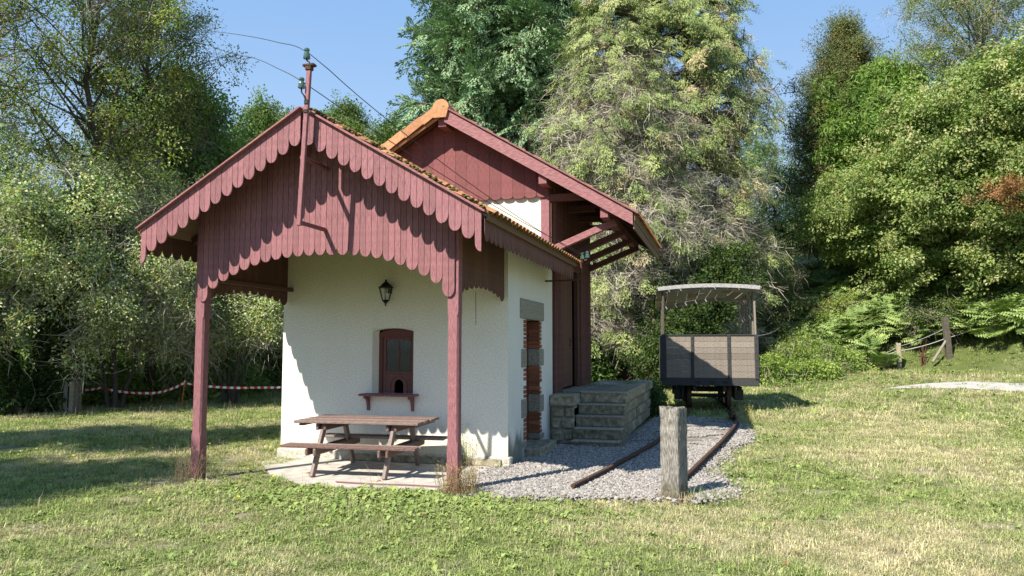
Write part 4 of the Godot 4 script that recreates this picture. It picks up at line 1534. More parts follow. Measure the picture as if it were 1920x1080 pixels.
func wagon() -> void:
	var b := thing("rail_wagon", "old open narrow gauge wagon of grey planks with a slatted roof on stakes", "rail wagon", q(4.44, 0, 12.65), 0.09)
	var hw := 1.24
	var ln := 3.7
	var mb := MB.new()
	# frame
	mb.box(at(0, 0.775, 0.05), Vector3(2.48, 0.2, 0.1), 0.008)
	put("headstock", mb, M.black_iron, b)
	mb = MB.new()
	mb.box(at(0, 0.775, ln - 0.05), Vector3(2.48, 0.2, 0.1), 0.008)
	put("headstock", mb, M.black_iron, b)
	for s in [-1.0, 1.0]:
		mb = MB.new()
		mb.box(at(s * (hw - 0.08), 0.77, ln / 2), Vector3(0.1, 0.18, ln - 0.2), 0.006)
		put("sole_bar", mb, M.black_iron, b)
	for x in [-0.32, 0.08, 0.4]:
		mb = MB.new()
		mb.box(at(x, 0.775, -0.008), Vector3(0.13, 0.05, 0.02), 0.003)
		put("bolt_plate", mb, M.iron, b)
	for k in 12:
		mb = MB.new()
		mb.box(at(0, 0.865, 0.16 + k * 0.307), Vector3(2.3, 0.03, 0.295), 0.004)
		put("floor_plank", mb, pick("grey", 4), b)
	# end walls of seven planks
	for e in 2:
		var z: float = 0.02 if e == 0 else ln - 0.02
		var w: Node3D = add("end_wall", Node3D.new(), b)
		for k in 7:
			mb = MB.new()
			mb.box(at(rr(-0.004, 0.004), 0.96 + k * 0.158, z + rr(-0.004, 0.004)), Vector3(2.3, 0.155, 0.04), 0.005)
			put("plank", mb, pick("grey", 4), w)
		for x in [[-1.18, 0.15], [-0.43, 0.075], [0.5, 0.085], [1.19, 0.1]]:
			mb = MB.new()
			mb.box(at(x[0], 1.42, z + (-0.035 if e == 0 else 0.035)), Vector3(x[1], 1.13, 0.03), 0.004)
			put("strap", mb, M.black_iron, w)
			for y in 6:
				mb = MB.new()
				mb.lathe(Transform3D(Basis(Vector3.RIGHT, PI / 2), q(x[0], 0.96 + y * 0.19, z + (-0.05 if e == 0 else 0.05))), [Vector2(0.016, -0.006), Vector2(0.014, 0.008), Vector2(0, 0.01)], 6)
				put("bolt", mb, M.iron, w)
		mb = MB.new()
		mb.box(at(0, 2.0, z), Vector3(2.46, 0.03, 0.09), 0.005)
		put("top_rail", mb, M.black_iron, w)
	for s in [-1.0, 1.0]:
		var w: Node3D = add("side_wall", Node3D.new(), b)
		for k in 7:
			mb = MB.new()
			mb.box(at(s * (hw - 0.03), 0.96 + k * 0.158, ln / 2), Vector3(0.04, 0.15, ln - 0.1), 0.006)
			put("plank", mb, pick("grey", 4), w)
		for k in 5:
			mb = MB.new()
			mb.box(at(s * (hw + 0.008), 1.38, 0.1 + k * (ln - 0.2) / 4), Vector3(0.03, 1.2, 0.1), 0.004)
			put("strap", mb, M.black_iron, w)
		# stakes that carry the roof
		for k in 7:
			var d: float = 0.04 + [0.0, 0.5, 0.95, 1.9, 2.3, 2.75, 3.62][k]
			if s > 0 and k == 2 or s < 0 and k == 4:
				d += 0.1
			mb = MB.new()
			var y1 := wroof(s * 1.17, d) - 0.01
			var a := q(s * (hw - 0.06), 1.9, d)
			var e := q(s * (1.17 + rr(-0.01, 0.02)), y1, d + rr(-0.1, 0.1))
			var dir := (e - a).normalized()
			mb.box(Transform3D(Basis(Vector3(dir.y, -dir.x, 0).normalized(), dir, Vector3(dir.y, -dir.x, 0).normalized().cross(dir)), (a + e) / 2), Vector3(0.05, (e - a).length(), 0.05), 0.005)
			put("stake", mb, M["grey_%d" % (k % 4)] if s > 0 else M.post_dark, b)
	# roof: short slats on two bowed bearers, with gaps
	var rf: Node3D = add("roof", Node3D.new(), b)
	for d in [0.06, ln - 0.12]:
		mb = MB.new()
		for k in 12:
			var x0 := -1.28 + k * 2.56 / 12
			var x1 := x0 + 2.56 / 12
			var a := q(x0, wroof(x0, d) - 0.05, d)
			var e := q(x1, wroof(x1, d) - 0.05, d)
			var dir := (e - a).normalized()
			mb.box(Transform3D(Basis(dir, Vector3(-dir.y, dir.x, 0).normalized(), Vector3(0, 0, 1)), (a + e) / 2), Vector3((e - a).length() + 0.01, 0.09, 0.05), 0.003)
		put("bearer", mb, M.slat, rf)
	for k in 9:
		var x := -1.2 + k * 0.3
		var d := -0.16
		var i := 0
		while d < ln:
			var l := minf(rr(0.75, 1.0), ln + 0.1 - d)
			var y := wroof(x, d + l / 2)
			var sx := (wroof(x + 0.1, d + l / 2) - wroof(x - 0.1, d + l / 2)) / 0.2
			var sz := (wroof(x, d + l) - wroof(x, d)) / l
			var bx := Vector3(1, sx, 0).normalized()
			var bz := Vector3(0, -sz, 1).normalized()
			mb = MB.new()
			mb.box(Transform3D(Basis(bx, bz.cross(bx).normalized(), bz), q(x + rr(-0.012, 0.012), y + 0.01 + rr(-0.006, 0.006), d + l / 2)), Vector3(rr(0.272, 0.296), 0.018, l - rr(0.003, 0.02)), 0.0)
			put("slat", mb, M.grey_2 if rng.randf() < 0.12 else M.slat, rf)
			d += l
			i += 1
	mb = MB.new()
	for k in 12:
		var x0 := -1.3 + k * 2.6 / 12
		var x1 := x0 + 2.6 / 12
		var a := q(x0, wroof(x0, 0) + 0.0, -0.17)
		var e := q(x1, wroof(x1, 0) + 0.0, -0.17)
		var dir := (e - a).normalized()
		mb.box(Transform3D(Basis(dir, Vector3(-dir.y, dir.x, 0).normalized(), Vector3(0, 0, 1)), (a + e) / 2), Vector3((e - a).length() + 0.004, 0.1, 0.025), 0.002)
	put("front_board", mb, M.slat, rf)
	# running gear
	for d in [0.65, 2.95]:
		var ws: Node3D = add("wheelset", Node3D.new(), b)
		mb = MB.new()
		mb.tube([q(-0.85, 0.4, d), q(0.85, 0.4, d)], [0.045, 0.045], 10)
		put("axle", mb, M.iron, ws)
		for s in [-1.0, 1.0]:
			mb = MB.new()
			var xf := Transform3D(Basis(Vector3(0, 0, 1), s * -PI / 2), q(s * 0.5, 0.4, d))
			mb.lathe(xf, [Vector2(0, -0.03), Vector2(0.09, -0.05), Vector2(0.1, -0.01), Vector2(0.29, -0.01), Vector2(0.3, -0.04), Vector2(0.345, -0.045), Vector2(0.35, 0.0), Vector2(0.33, 0.065), Vector2(0.29, 0.07), Vector2(0.28, 0.03), Vector2(0.1, 0.03), Vector2(0.09, 0.1), Vector2(0, 0.1)], 24)
			put("wheel", mb, M.rust, ws)
			mb = MB.new()
			mb.box(at(s * 0.78, 0.42, d), Vector3(0.24, 0.28, 0.28), 0.02)
			put("axle_box", mb, M.black_iron, ws)
			mb = MB.new()
			for j in 4:
				mb.box(at(s * 0.8, 0.56 + j * 0.022, d), Vector3(0.08, 0.018, 0.9 - (3 - j) * 0.18), 0.002)
			put("leaf_spring", mb, M.iron, ws)
	for d in [0.65, 2.95]:
		for s in [-1.0, 1.0]:
			mb = MB.new()
			mb.box(at(s * 0.68, 0.5, d), Vector3(0.06, 0.36, 0.5), 0.01)
			put("axle_guard", mb, M.black_iron, b)
	for e in [[0.52, 0.95], [0.36, 1.05], [0.5, 2.55]]:
		mb = MB.new()
		mb.box(at(0, e[0], e[1]), Vector3(1.25, 0.08, 0.08), 0.006)
		put("brake_beam", mb, M.black_iron, b)
	for s in [-1.0, 1.0]:
		mb = MB.new()
		mb.box(at(s * 0.38, 0.6, ln / 2), Vector3(0.09, 0.16, ln - 0.3), 0.006)
		put("inner_bar", mb, M.black_iron, b)


func wroof(x: float, d: float) -> float:
	return 3.22 + 0.075 * (1.0 - pow(x / 1.3, 2)) - 0.025 * d - 0.06 * d * sms(0.7, -1.2, x)


func fences() -> void:
	var labs := ["short pale fence post at the edge of the lawn, leftmost of the three", "tall dark fence post with a leaning prop", "farthest right fence post in the shade of the big hazel"]
	var pos := [Vector2(11.68, 26.23), Vector2(13.46, 25.96), Vector2(15.44, 25.91)]
	var hs := [1.1, 1.65, 1.0]
	var ws := [0.17, 0.2, 0.13]
	var tops := []
	for i in 3:
		var p: Vector2 = pos[i]
		var y := gh(p.x, p.y)
		var f := thing("fence_post", labs[i], "fence post", q(p.x, y, p.y), 0.3 * i, "posts of the bank fence")
		var mb := worn_post(Vector3(ws[i], hs[i] + 0.1, ws[i]), 60 + i, 0.012, 5, 0.006)
		put("post", mb, M.pale_wood if i == 0 else M.post_dark, f).position.y = -0.1
		f.rotation.z = [0.0, 0.07, 0.1][i]
		if i == 1:
			mb = MB.new()
			mb.tube([Vector3(-0.75, -0.1, 0.1), Vector3(-0.02, 0.75, 0.0)], [0.06, 0.05], 7)
			put("prop", mb, M.post_grey, f)
		tops.append(q(p.x - [0.0, 0.07, 0.1][i] * hs[i], y + hs[i] - 0.12, p.y))
	var runs := [[q(7.9, 0.75, 27.6), q(9.6, 0.95, 27.0), tops[0] - Vector3.UP * 0.2, tops[1] - Vector3.UP * 0.75, tops[2] - Vector3.UP * 0.1, q(20.5, 4.9, 24.0)], [q(9.9, 0.8, 26.8), tops[0] - Vector3.UP * 0.02, tops[1] - Vector3.UP * 0.35, tops[2], q(20.5, 4.5, 24.0)]]
	for i in 2:
		var pts := []
		for k in runs[i].size() - 1:
			var a: Vector3 = runs[i][k]
			var e: Vector3 = runs[i][k + 1]
			for m in 6:
				var t := m / 6.0
				pts.append(a.lerp(e, t) - Vector3.UP * 0.06 * 4 * t * (1 - t))
		pts.append(runs[i][-1])
		var mb := MB.new()
		mb.tube(pts, range(pts.size()).map(func(_i): return 0.014 if i == 0 else 0.008), 5)
		tag(put("fence_wire", mb, M.fence_wire), ["pale rope strung along the three fence posts, with a sag to the left", "thin wire along the tops of the fence posts"][i], "fence wire", "wires of the bank fence")
	# red and white barrier tape on stakes, left behind the porch
	var tp := [q(-13.1, 0.52, 9.2), q(-11.9, 0.55, 9.4), q(-10.6, 0.4, 9.9), q(-9.67, 0.68, 9.99), q(-8.2, 0.52, 11.2), q(-6.2, 0.62, 13.2)]
	ribbon(tp, 90, "red and white barrier tape sagging between stakes across the left lawn")
	ribbon([q(7.5, 2.66, 30.2), q(7.85, 2.66, 30.3), q(8.15, 2.4, 30.4)], 6, "short end of red and white tape fluttering above the brambles beside the wagon")
	var stake := thing("tape_stake", "thin orange stake holding up the barrier tape", "stake", q(-9.67, -0.03, 9.99))
	var mb := MB.new()
	mb.tube([Vector3(-0.06, -0.05, 0), Vector3(0.03, 0.74, 0)], [0.014, 0.012], 6)
	put("rod", mb, M.orange, stake)
	mb = MB.new()
	mb.tube([Vector3(0.03, 0.74, 0), Vector3(0.035, 0.78, 0)], [0.02, 0.02], 6)
	put("tip", mb, M.paper, stake)
	mb = MB.new()
	mb.tube([q(7.5, 0.9, 30.2), q(7.5, 2.7, 30.2)], [0.025, 0.02], 6)
	tag(put("thin_stake", mb, M.post_dark), "thin dark stake in the brambles right of the wagon, holding a rope", "stake")
	mb = MB.new()
	mb.tube(smooth([q(5.5, 2.0, 16.2), q(6.5, 2.2, 23.0), q(7.5, 2.67, 30.2)], 8), range(9).map(func(_i): return 0.01), 5)
	tag(put("fence_wire", mb, M.fence_wire), "pale rope from the wagon's right corner to a stake in the brambles", "fence wire")
	mb = MB.new()
	mb.tube(smooth([q(0.12, 0.018, 0.75), q(0.6, 0.02, 0.73), q(1.1, 0.02, 0.78), q(1.5, 0.022, 0.77)], 10), range(11).map(func(_i): return 0.009), 5)
	tag(put("stick", mb, M.paint_3), "thin reddish stick lying along the front of the concrete slab", "stick")
	# dead orange fern stems hung on the wire
	var df := thing("dead_bracken", "orange dead bracken stems caught on the fence wire right of the pale post", "dead plant", q(12.55, 0.95, 26.1))
	for k in 5:
		mb = MB.new()
		var x := rr(-0.25, 0.25)
		mb.tube([Vector3(x, -0.3, 0), Vector3(x + rr(-0.12, 0.12), rr(0.2, 0.5), rr(-0.1, 0.1)), Vector3(x + rr(-0.2, 0.2), rr(0.7, 1.25), rr(-0.1, 0.1))], [0.014, 0.02, 0.005], 5)
		put("stem", mb, M.rust_red, df)
	mb = MB.new()
	mb.box(Transform3D(Basis.from_euler(Vector3(0.5, 0.4, -0.5)), Vector3.ZERO), Vector3(0.55, 0.03, 0.16), 0.008)
	var pl := put("white_board", mb, M.paper)
	pl.position = q(10.36, gh(10.36, 27.2) + 0.14, 27.2)
	tag(pl, "small white board lying tilted at the foot of the bank", "board")


func ribbon(pts: Array, n: int, label: String) -> void:
	var full := []
	for k in pts.size() - 1:
		for m in 6:
			var t := m / 6.0
			full.append(pts[k].lerp(pts[k + 1], t) - Vector3.UP * 0.05 * 4 * t * (1 - t))
	full.append(pts[-1])
	var sp := smooth(full, n)
	var mb := MB.new()
	for i in n:
		mb.col = Color(0.62, 0.05, 0.05) if i % 2 else Color(0.78, 0.76, 0.74)
		var tw := 0.5 * sin(i * 0.35)
		var w := Vector3(0, cos(tw), sin(tw)) * 0.033
		mb.quad(sp[i] - w, sp[i + 1] - w, sp[i + 1] + w, sp[i] + w)
		var e := Vector3(0, -sin(tw), cos(tw)) * 0.0015
		mb.quad(sp[i] - w + e, sp[i + 1] - w + e, sp[i + 1] + w + e, sp[i] + w + e)
	tag(put("barrier_tape", mb, M.tape), label, "barrier tape")


func bin() -> void:
	var b := thing("slatted_bin", "small wooden slatted bin beside the ivy clad trunk on the left", "bin", q(-12.0, -0.03, 8.35), 0.45)
	var mb: MB
	for s in 4:
		var side: Node3D = add("side", Node3D.new(), b)
		side.rotation.y = s * PI / 2
		for k in 4:
			mb = MB.new()
			mb.box(Transform3D(Basis(), Vector3(-0.21 + k * 0.14, 0.42, 0.27)), Vector3(0.1, 0.82, 0.022), 0.004)
			put("slat", mb, M.pale_wood if k % 2 else M.post_grey, side)
		mb = MB.new()
		for y in [0.1, 0.72]:
			mb.box(Transform3D(Basis(), Vector3(0, y, 0.25)), Vector3(0.5, 0.06, 0.02), 0.003)
		put("batten", mb, M.post_grey, side)
	mb = MB.new()
	mb.box(Transform3D(Basis(), Vector3(0, 0.4, 0)), Vector3(0.44, 0.74, 0.44), 0.02)  # near-black block filling the bin behind its slats
	put("dark_block", mb, M.dark_inside, b)


# ---------- foliage pieces ----------
# a loose spray of n leaves within radius r; each leaf a folded quad
func leaf_spray(seed_: int, n: int, r: float, ll: float, lw: float, flat: float, hang: float, upness: float, twigs := 5) -> ArrayMesh:
	var g := RandomNumberGenerator.new()
	g.seed = seed_
	var mb := MB.new()
	for i in n:
		var d := Vector3(g.randfn(), g.randfn(), g.randfn()).normalized()
		var p := d * r * pow(g.randf(), 0.5)
		p.y *= flat
		var ax := (d * 0.8 + Vector3(g.randfn(), g.randfn() * 0.6, g.randfn()) * 0.6 + Vector3.DOWN * hang).normalized()
		var nr := (Vector3.UP * upness + Vector3(g.randfn(), g.randfn(), g.randfn()) * 0.55)
		var sd := ax.cross(nr).normalized()
		nr = sd.cross(ax).normalized()
		var l := ll * g.randf_range(0.7, 1.25)
		var w := lw * g.randf_range(0.75, 1.2) * 0.5
		var m := p + ax * l * 0.45
		var tip := p + ax * l - nr * l * 0.12
		var b := g.randf_range(0.72, 1.28)
		mb.col = Color(b * g.randf_range(0.88, 1.15), b, b * g.randf_range(0.8, 1.1))
		mb.tri(p, m + sd * w + nr * w * 0.35, tip)
		mb.tri(p, tip, m - sd * w + nr * w * 0.35)
	mb.col = Color(0.9, 0.65, 0.5)
	for i in twigs:
		var d := Vector3(g.randfn(), g.randfn() * flat, g.randfn()).normalized()
		var e := d * r * 0.9
		var s := d.cross(Vector3(0.3, 1, 0.2)).normalized() * 0.008
		mb.tri(-s * 1.5, s * 1.5, e)
	return mb.mesh()


# a feathery conifer shoot of length 1 along +z, drooping
func shoot(seed_: int, n: int, nl: float, nw: float, droop: float, spread: float) -> ArrayMesh:
	var g := RandomNumberGenerator.new()
	g.seed = seed_
	var mb := MB.new()
	for i in n:
		var t := pow(g.randf(), 0.8)
		var side := g.randf_range(-1.0, 1.0) * spread * (1.05 - t)
		var p := Vector3(side, -droop * t * t - absf(side) * 0.25 - g.randf() * 0.12 * droop, t)
		var ax := Vector3(signf(side) * 0.55 + g.randfn() * 0.3, -0.25 - droop * t + g.randfn() * 0.25, 0.8).normalized()
		var nr := Vector3(g.randfn() * 0.5, 1, g.randfn() * 0.5)
		var sd := ax.cross(nr).normalized()
		nr = sd.cross(ax)
		var l := nl * g.randf_range(0.6, 1.3)
		var w := nw * g.randf_range(0.7, 1.2) * 0.5
		var b := g.randf_range(0.7, 1.3)
		mb.col = Color(b * g.randf_range(0.9, 1.12), b, b * g.randf_range(0.85, 1.1))
		var m := p + ax * l * 0.5
		mb.tri(p, m + sd * w - nr * w * 0.3, p + ax * l)
		mb.tri(p, p + ax * l, m - sd * w - nr * w * 0.3)
	mb.col = Color(0.9, 0.6, 0.45)
	mb.tri(Vector3(-0.012, 0, 0), Vector3(0.012, 0, 0), Vector3(0, -droop, 1))
	return mb.mesh()


# hanging scale-leaf fan of a thuja
func fan(seed_: int, n: int, l_: float) -> ArrayMesh:
	var g := RandomNumberGenerator.new()
	g.seed = seed_
	var mb := MB.new()
	for i in n:
		var t := pow(g.randf(), 0.7)
		var a := g.randf_range(-0.75, 0.75)
		var p := Vector3(sin(a) * t * 0.6, -t * cos(a) * 0.75, 0.35 * t + g.randfn() * 0.07)
		var ax := Vector3(sin(a) + g.randfn() * 0.25, -cos(a) + g.randfn() * 0.3, 0.35 + g.randfn() * 0.25).normalized()
		var nr := Vector3(g.randfn() * 0.4, 0.35 + g.randfn() * 0.3, 1.0)
		var sd := ax.cross(nr).normalized()
		nr = sd.cross(ax)
		var l := l_ * g.randf_range(0.6, 1.3)
		var w := l * g.randf_range(0.22, 0.36) * 0.5
		var b := g.randf_range(0.7, 1.3)
		mb.col = Color(b * g.randf_range(0.9, 1.15), b, b * g.randf_range(0.8, 1.1))
		var m := p + ax * l * 0.55
		mb.tri(p, m + sd * w, p + ax * l)
		mb.tri(p, p + ax * l, m - sd * w)
	return mb.mesh()


# a bunch of bare, crooked dead twigs
func dead_twigs(seed_: int, n: int, hang: float) -> ArrayMesh:
	var g := RandomNumberGenerator.new()
	g.seed = seed_
	var mb := MB.new()
	for i in n:
		var p := Vector3(g.randfn(), g.randfn(), g.randfn()) * 0.16
		var d := Vector3(g.randfn(), g.randfn() * 0.6 - hang, g.randfn()).normalized()
		var b := g.randf_range(0.65, 1.3)
		mb.col = Color(b, b * 0.97, b * 0.92)
		var w := g.randf_range(0.004, 0.009)
		for k in g.randi_range(2, 4):
			var e := p + d * g.randf_range(0.15, 0.4)
			var s := d.cross(Vector3(g.randfn(), g.randfn(), g.randfn())).normalized() * w
			mb.quad(p - s, p + s, e + s * 0.75, e - s * 0.75)
			d = (d + Vector3(g.randfn() * 0.5, g.randfn() * 0.4 - hang * 0.3, g.randfn() * 0.5)).normalized()
			p = e
			w *= 0.75
	return mb.mesh()


func frond(seed_: int, n: int) -> ArrayMesh:
	# a bracken plant: arching fronds with paired leaflets
	var g := RandomNumberGenerator.new()
	g.seed = seed_
	var mb := MB.new()
	for i in n:
		var az := i * TAU_ / n + g.randf_range(-0.4, 0.4)
		var out := Vector3(cos(az), 0, sin(az))
		var hgt := g.randf_range(0.75, 1.15)
		var len_ := g.randf_range(0.55, 0.9)
		var sdv := out.cross(Vector3.UP)
		var prev := Vector3.ZERO
		for k in range(1, 15):
			var t := k / 14.0
			var p := out * len_ * t * (0.35 + 0.65 * t) + Vector3.UP * hgt * (1.6 * t - 0.75 * t * t)
			mb.col = Color(0.8, 0.9, 0.6)
			mb.tri(prev - sdv * 0.006, prev + sdv * 0.006, p)
			if t > 0.22:
				var pl := 0.27 * sin(PI * minf(1.0, (t - 0.16) / 0.9)) + 0.03
				var ax := (p - prev).normalized()
				for s in [-1.0, 1.0]:
					var dir: Vector3 = (sdv * s + ax * 0.35 + Vector3.DOWN * 0.25 + Vector3(0, g.randfn() * 0.08, 0)).normalized()
					var b := g.randf_range(0.75, 1.25)
					mb.col = Color(b * 0.95, b, b * 0.85)
					# each leaflet a tapering blade in two folds
					var m: Vector3 = p + dir * pl * 0.45
					var w := 0.02 + pl * 0.1
					mb.tri(p, m + ax * w, p + dir * pl)
					mb.tri(p, p + dir * pl, m - ax * w)
			prev = p
	return mb.mesh()


# ---------- trees ----------
func prof_at(prof: Array, t: float) -> float:
	for i in prof.size() - 1:
		var a: Vector2 = prof[i]
		var b: Vector2 = prof[i + 1]
		if t <= b.x:
			return lerpf(a.y, b.y, clampf((t - a.x) / maxf(b.x - a.x, 1e-4), 0, 1))
	return prof[-1].y


# P: h height, r trunk radius, base crown base, prof [(t, radius)], limbs, e0/e1 limb elevation bottom/top, sub per limb, sp cluster spacing,
# size cluster scale, jit, lean, stems, ends: what share of the limb carries leaves, dark twig share
func make_tree(called: String, label: String, cat: String, group: String, where: Vector3, P: Dictionary) -> Node3D:
	var t0 := thing(called, label, cat, where, 0.0, group)
	var trunk := MB.new()
	var limbs := MB.new()
	var pos := []
	var outd := []
	var lid := []
	var ntr: int = P.get("stems", 1)
	var h: float = P.h
	var base: float = P.base
	var jit: float = P.get("jit", 0.2)
	var sp: float = P.get("sp", 0.4)
	var ends: float = P.get("ends", 0.3)
	var sub: int = P.get("sub", 5)
	var subl: float = P.get("subl", 0.42)
	var droop: float = P.get("droop", 0.0)
	var n_limb: int = P.limbs
	for s in ntr:
		var top: Vector3 = Vector3(rr(-0.5, 0.5), h * (1.0 if s == 0 else rr(0.75, 0.95)), rr(-0.5, 0.5)) + P.get("lean", Vector3.ZERO)
		var foot := Vector3.ZERO
		if ntr > 1:
			var a := s * TAU_ / ntr + 0.7
			var wide: float = P.get("wide", 0.8)
			foot = Vector3(cos(a), 0, sin(a)) * 0.22 * P.r * 4.0
			top += Vector3(cos(a), 0, sin(a)) * wide
		var tp := [foot - Vector3.UP * 0.3]
		var tr := [P.r * 1.25 / sqrt(ntr)]
		var nseg := 9
		for k in range(1, nseg + 1):
			var t := k / float(nseg)
			tp.append(foot.lerp(top, t) + Vector3(rr(-1, 1), 0, rr(-1, 1)) * 0.018 * h * sin(t * PI))
			tr.append(maxf(P.r / sqrt(ntr) * (1.0 - 0.93 * pow(t, 0.85)), 0.012))
		trunk.tube(tp, tr, 9, false)
		for i in n_limb / ntr:
			var t := (i + rng.randf()) / (n_limb / ntr)
			t = pow(t, P.get("tpow", 0.9))
			var y: float = base + (h * (tp[-1].y / h) - base) * t * 0.97
			var az := i * 2.39996 + rr(-0.5, 0.5) + s
			var el: float = lerpf(P.e0, P.e1, t) + rr(-0.15, 0.15)
			# the profile gives the reach sideways
			var L: float = prof_at(P.prof, t) * rr(1.1 - P.get("lvar", 0.38), 1.12) * minf(1.0 / cos(el), 1.7)
			if L < 0.08:
				continue
			var dir := Vector3(cos(az) * cos(el), sin(el), sin(az) * cos(el))
			# where on the trunk it starts
			var fy := clampf((y - L * sin(el) * 0.6) / tp[-1].y, 0.08, 0.99)
			var ft := fy * nseg
			var k0 := clampi(int(ft), 0, nseg - 1)
			var p: Vector3 = tp[k0].lerp(tp[k0 + 1], ft - k0)
			var r0: float = maxf(tr[k0] * 0.5, 0.012)
			r0 = minf(r0, 0.012 + L * 0.02)
			var lp := [p]
			var lr := [r0]
			var d := dir
			for k in range(1, 6):
				d = (d + Vector3(rr(-1, 1), rr(-1, 1) - droop, rr(-1, 1)) * 0.16).normalized()
				p += d * L / 5.0
				lp.append(p)
				lr.append(maxf(r0 * (1.0 - k / 5.2), 0.006))
			limbs.tube(lp, lr, 5, false)
			var along := L * ends
			while along < L:
				var q5 := along / L * 5.0
				var kk := mini(int(q5), 4)
				var c: Vector3 = lp[kk].lerp(lp[kk + 1], q5 - kk)
				pos.append(c + Vector3(rng.randfn(), rng.randfn(), rng.randfn()) * jit * 0.6)
				outd.append((lp[kk + 1] - lp[kk]).normalized())
				lid.append(i + s * 1000)
				along += sp
			for m in sub:
				var f := rr(ends, 1.0) * 5.0
				var kk := mini(int(f), 4)
				var c: Vector3 = lp[kk].lerp(lp[kk + 1], f - kk)
				var ax: Vector3 = (lp[kk + 1] - lp[kk]).normalized()
				var pr := Vector3(rng.randfn(), rng.randfn() * 0.7 + 0.1 - droop, rng.randfn())
				pr = (pr - ax * pr.dot(ax)).normalized()
				var sd := (ax * rr(0.3, 0.8) + pr).normalized()
				var sl := L * subl * rr(0.6, 1.2) * (1.15 - f / 7.0)
				limbs.tube([c, c + sd * sl * 0.5 + Vector3.UP * 0.02, c + sd * sl - Vector3.UP * droop * sl * 0.3], [maxf(r0 * 0.35, 0.006), maxf(r0 * 0.22, 0.005), 0.004], 4, false)
				var u := sp * 0.5
				while u < sl + sp * 0.4:
					pos.append(c + sd * u - Vector3.UP * droop * u * 0.3 + Vector3(rng.randfn(), rng.randfn(), rng.randfn()) * jit)
					outd.append(sd)
					lid.append(i + s * 1000)
					u += sp
	put("trunk", trunk, P.bark, t0)
	put("limbs", limbs, P.bark, t0)
	var meshes: Array = P.leaf
	var where_ := []
	var tint := []
	for k in meshes.size():
		where_.append([])
		tint.append(PackedColorArray())
	var cols: Array = P.cols
	var mode: String = P.get("mode", "leaf")
	var size: float = P.size
	var keep: float = P.get("keep", 1.0)
	var dead: float = P.get("dead", 0.0)
	var fnz := FastNoiseLite.new()
	fnz.seed = int(where.x * 10.0 + h)
	fnz.frequency = P.get("gapf", 0.55)
	var gap: float = P.get("gap", -2.0)
	for i in pos.size():
		if keep < 1.0 and rng.randf() > keep:
			continue
		var nv := fnz.get_noise_3dv(pos[i])
		if nv < gap:
			continue
		var k := rng.randi() % meshes.size()
		var s := size * rr(0.7, 1.3)
		var b: Basis
		if mode == "leaf":
			# sprays lie outwards and up, as leaves turn to the light
			var o: Vector3 = pos[i]
			var upv := (Vector3.UP + Vector3(o.x, 0, o.z).normalized() * rr(0.3, 1.0) + Vector3(rr(-0.35, 0.35), 0, rr(-0.35, 0.35))).normalized()
			var sx := upv.cross(Vector3(rr(-1, 1), rr(-0.3, 0.3), rr(-1, 1))).normalized()
			b = Basis(sx, upv, sx.cross(upv))
		elif mode == "fan":
			var o: Vector3 = pos[i]
			b = Basis(Vector3.UP, atan2(o.x, o.z) + rr(-0.8, 0.8)) * Basis(Vector3.RIGHT, rr(-0.45, 0.25))
		else:
			var o: Vector3 = outd[i]
			if absf(o.y) > 0.95:
				o = Vector3(o.x + 0.3, o.y, o.z).normalized()
			b = Basis.looking_at(-o, Vector3.UP) * Basis(Vector3.BACK, rr(-0.5, 0.5)) * Basis(Vector3.RIGHT, rr(-0.3, 0.3))
		where_[k].append(Transform3D(b.scaled(Vector3.ONE * s), pos[i]))
		var c: Color = cols[0].lerp(cols[1], clampf(0.5 + nv * 0.9 + rr(-0.25, 0.25), 0, 1))
		if cols.size() > 2 and rng.randf() < P.get("third", 0.1):
			c = cols[2]
		tint[k].push_back(c * rr(1.3, 1.8))
	var crown: Node3D = t0
	for k in meshes.size():
		var m := many("crown", meshes[k], P.get("lmat", M.leaf), where_[k], tint[k], t0)
		tag(m, "", "", "", "stuff")
	# bare dead twigs
	if dead > 0.0:
		var wt := []
		var ct := PackedColorArray()
		var dc: Color = P.get("dcol", Color(0.36, 0.32, 0.27))
		var lim: float = P.get("dtop", 100.0)
		for i in pos.size():
			var f: float = dead * sms(lim, lim * 0.35, pos[i].y) if lim < 99.0 else dead
			if rng.randf() < f:
				var b := Basis.from_euler(Vector3(rr(-0.6, 0.6), rr(0, TAU_), rr(-0.6, 0.6)))
				wt.append(Transform3D(b.scaled(Vector3.ONE * rr(0.7, 1.3) * P.get("dsize", 1.0)), pos[i] + Vector3(rng.randfn(), rng.randfn(), rng.randfn()) * 0.15))
				ct.push_back(dc * rr(0.7, 1.25))
		tag(many("dead_twigs", dead_mesh, M.twig, wt, ct, t0), "", "", "", "stuff")
	return t0


var dead_mesh: ArrayMesh
var small_leaf := []
var mid_leaf := []
var long_leaf := []
var hazel_leaf := []
var spruce := []
var thuja := []
var ivy_leaf := []


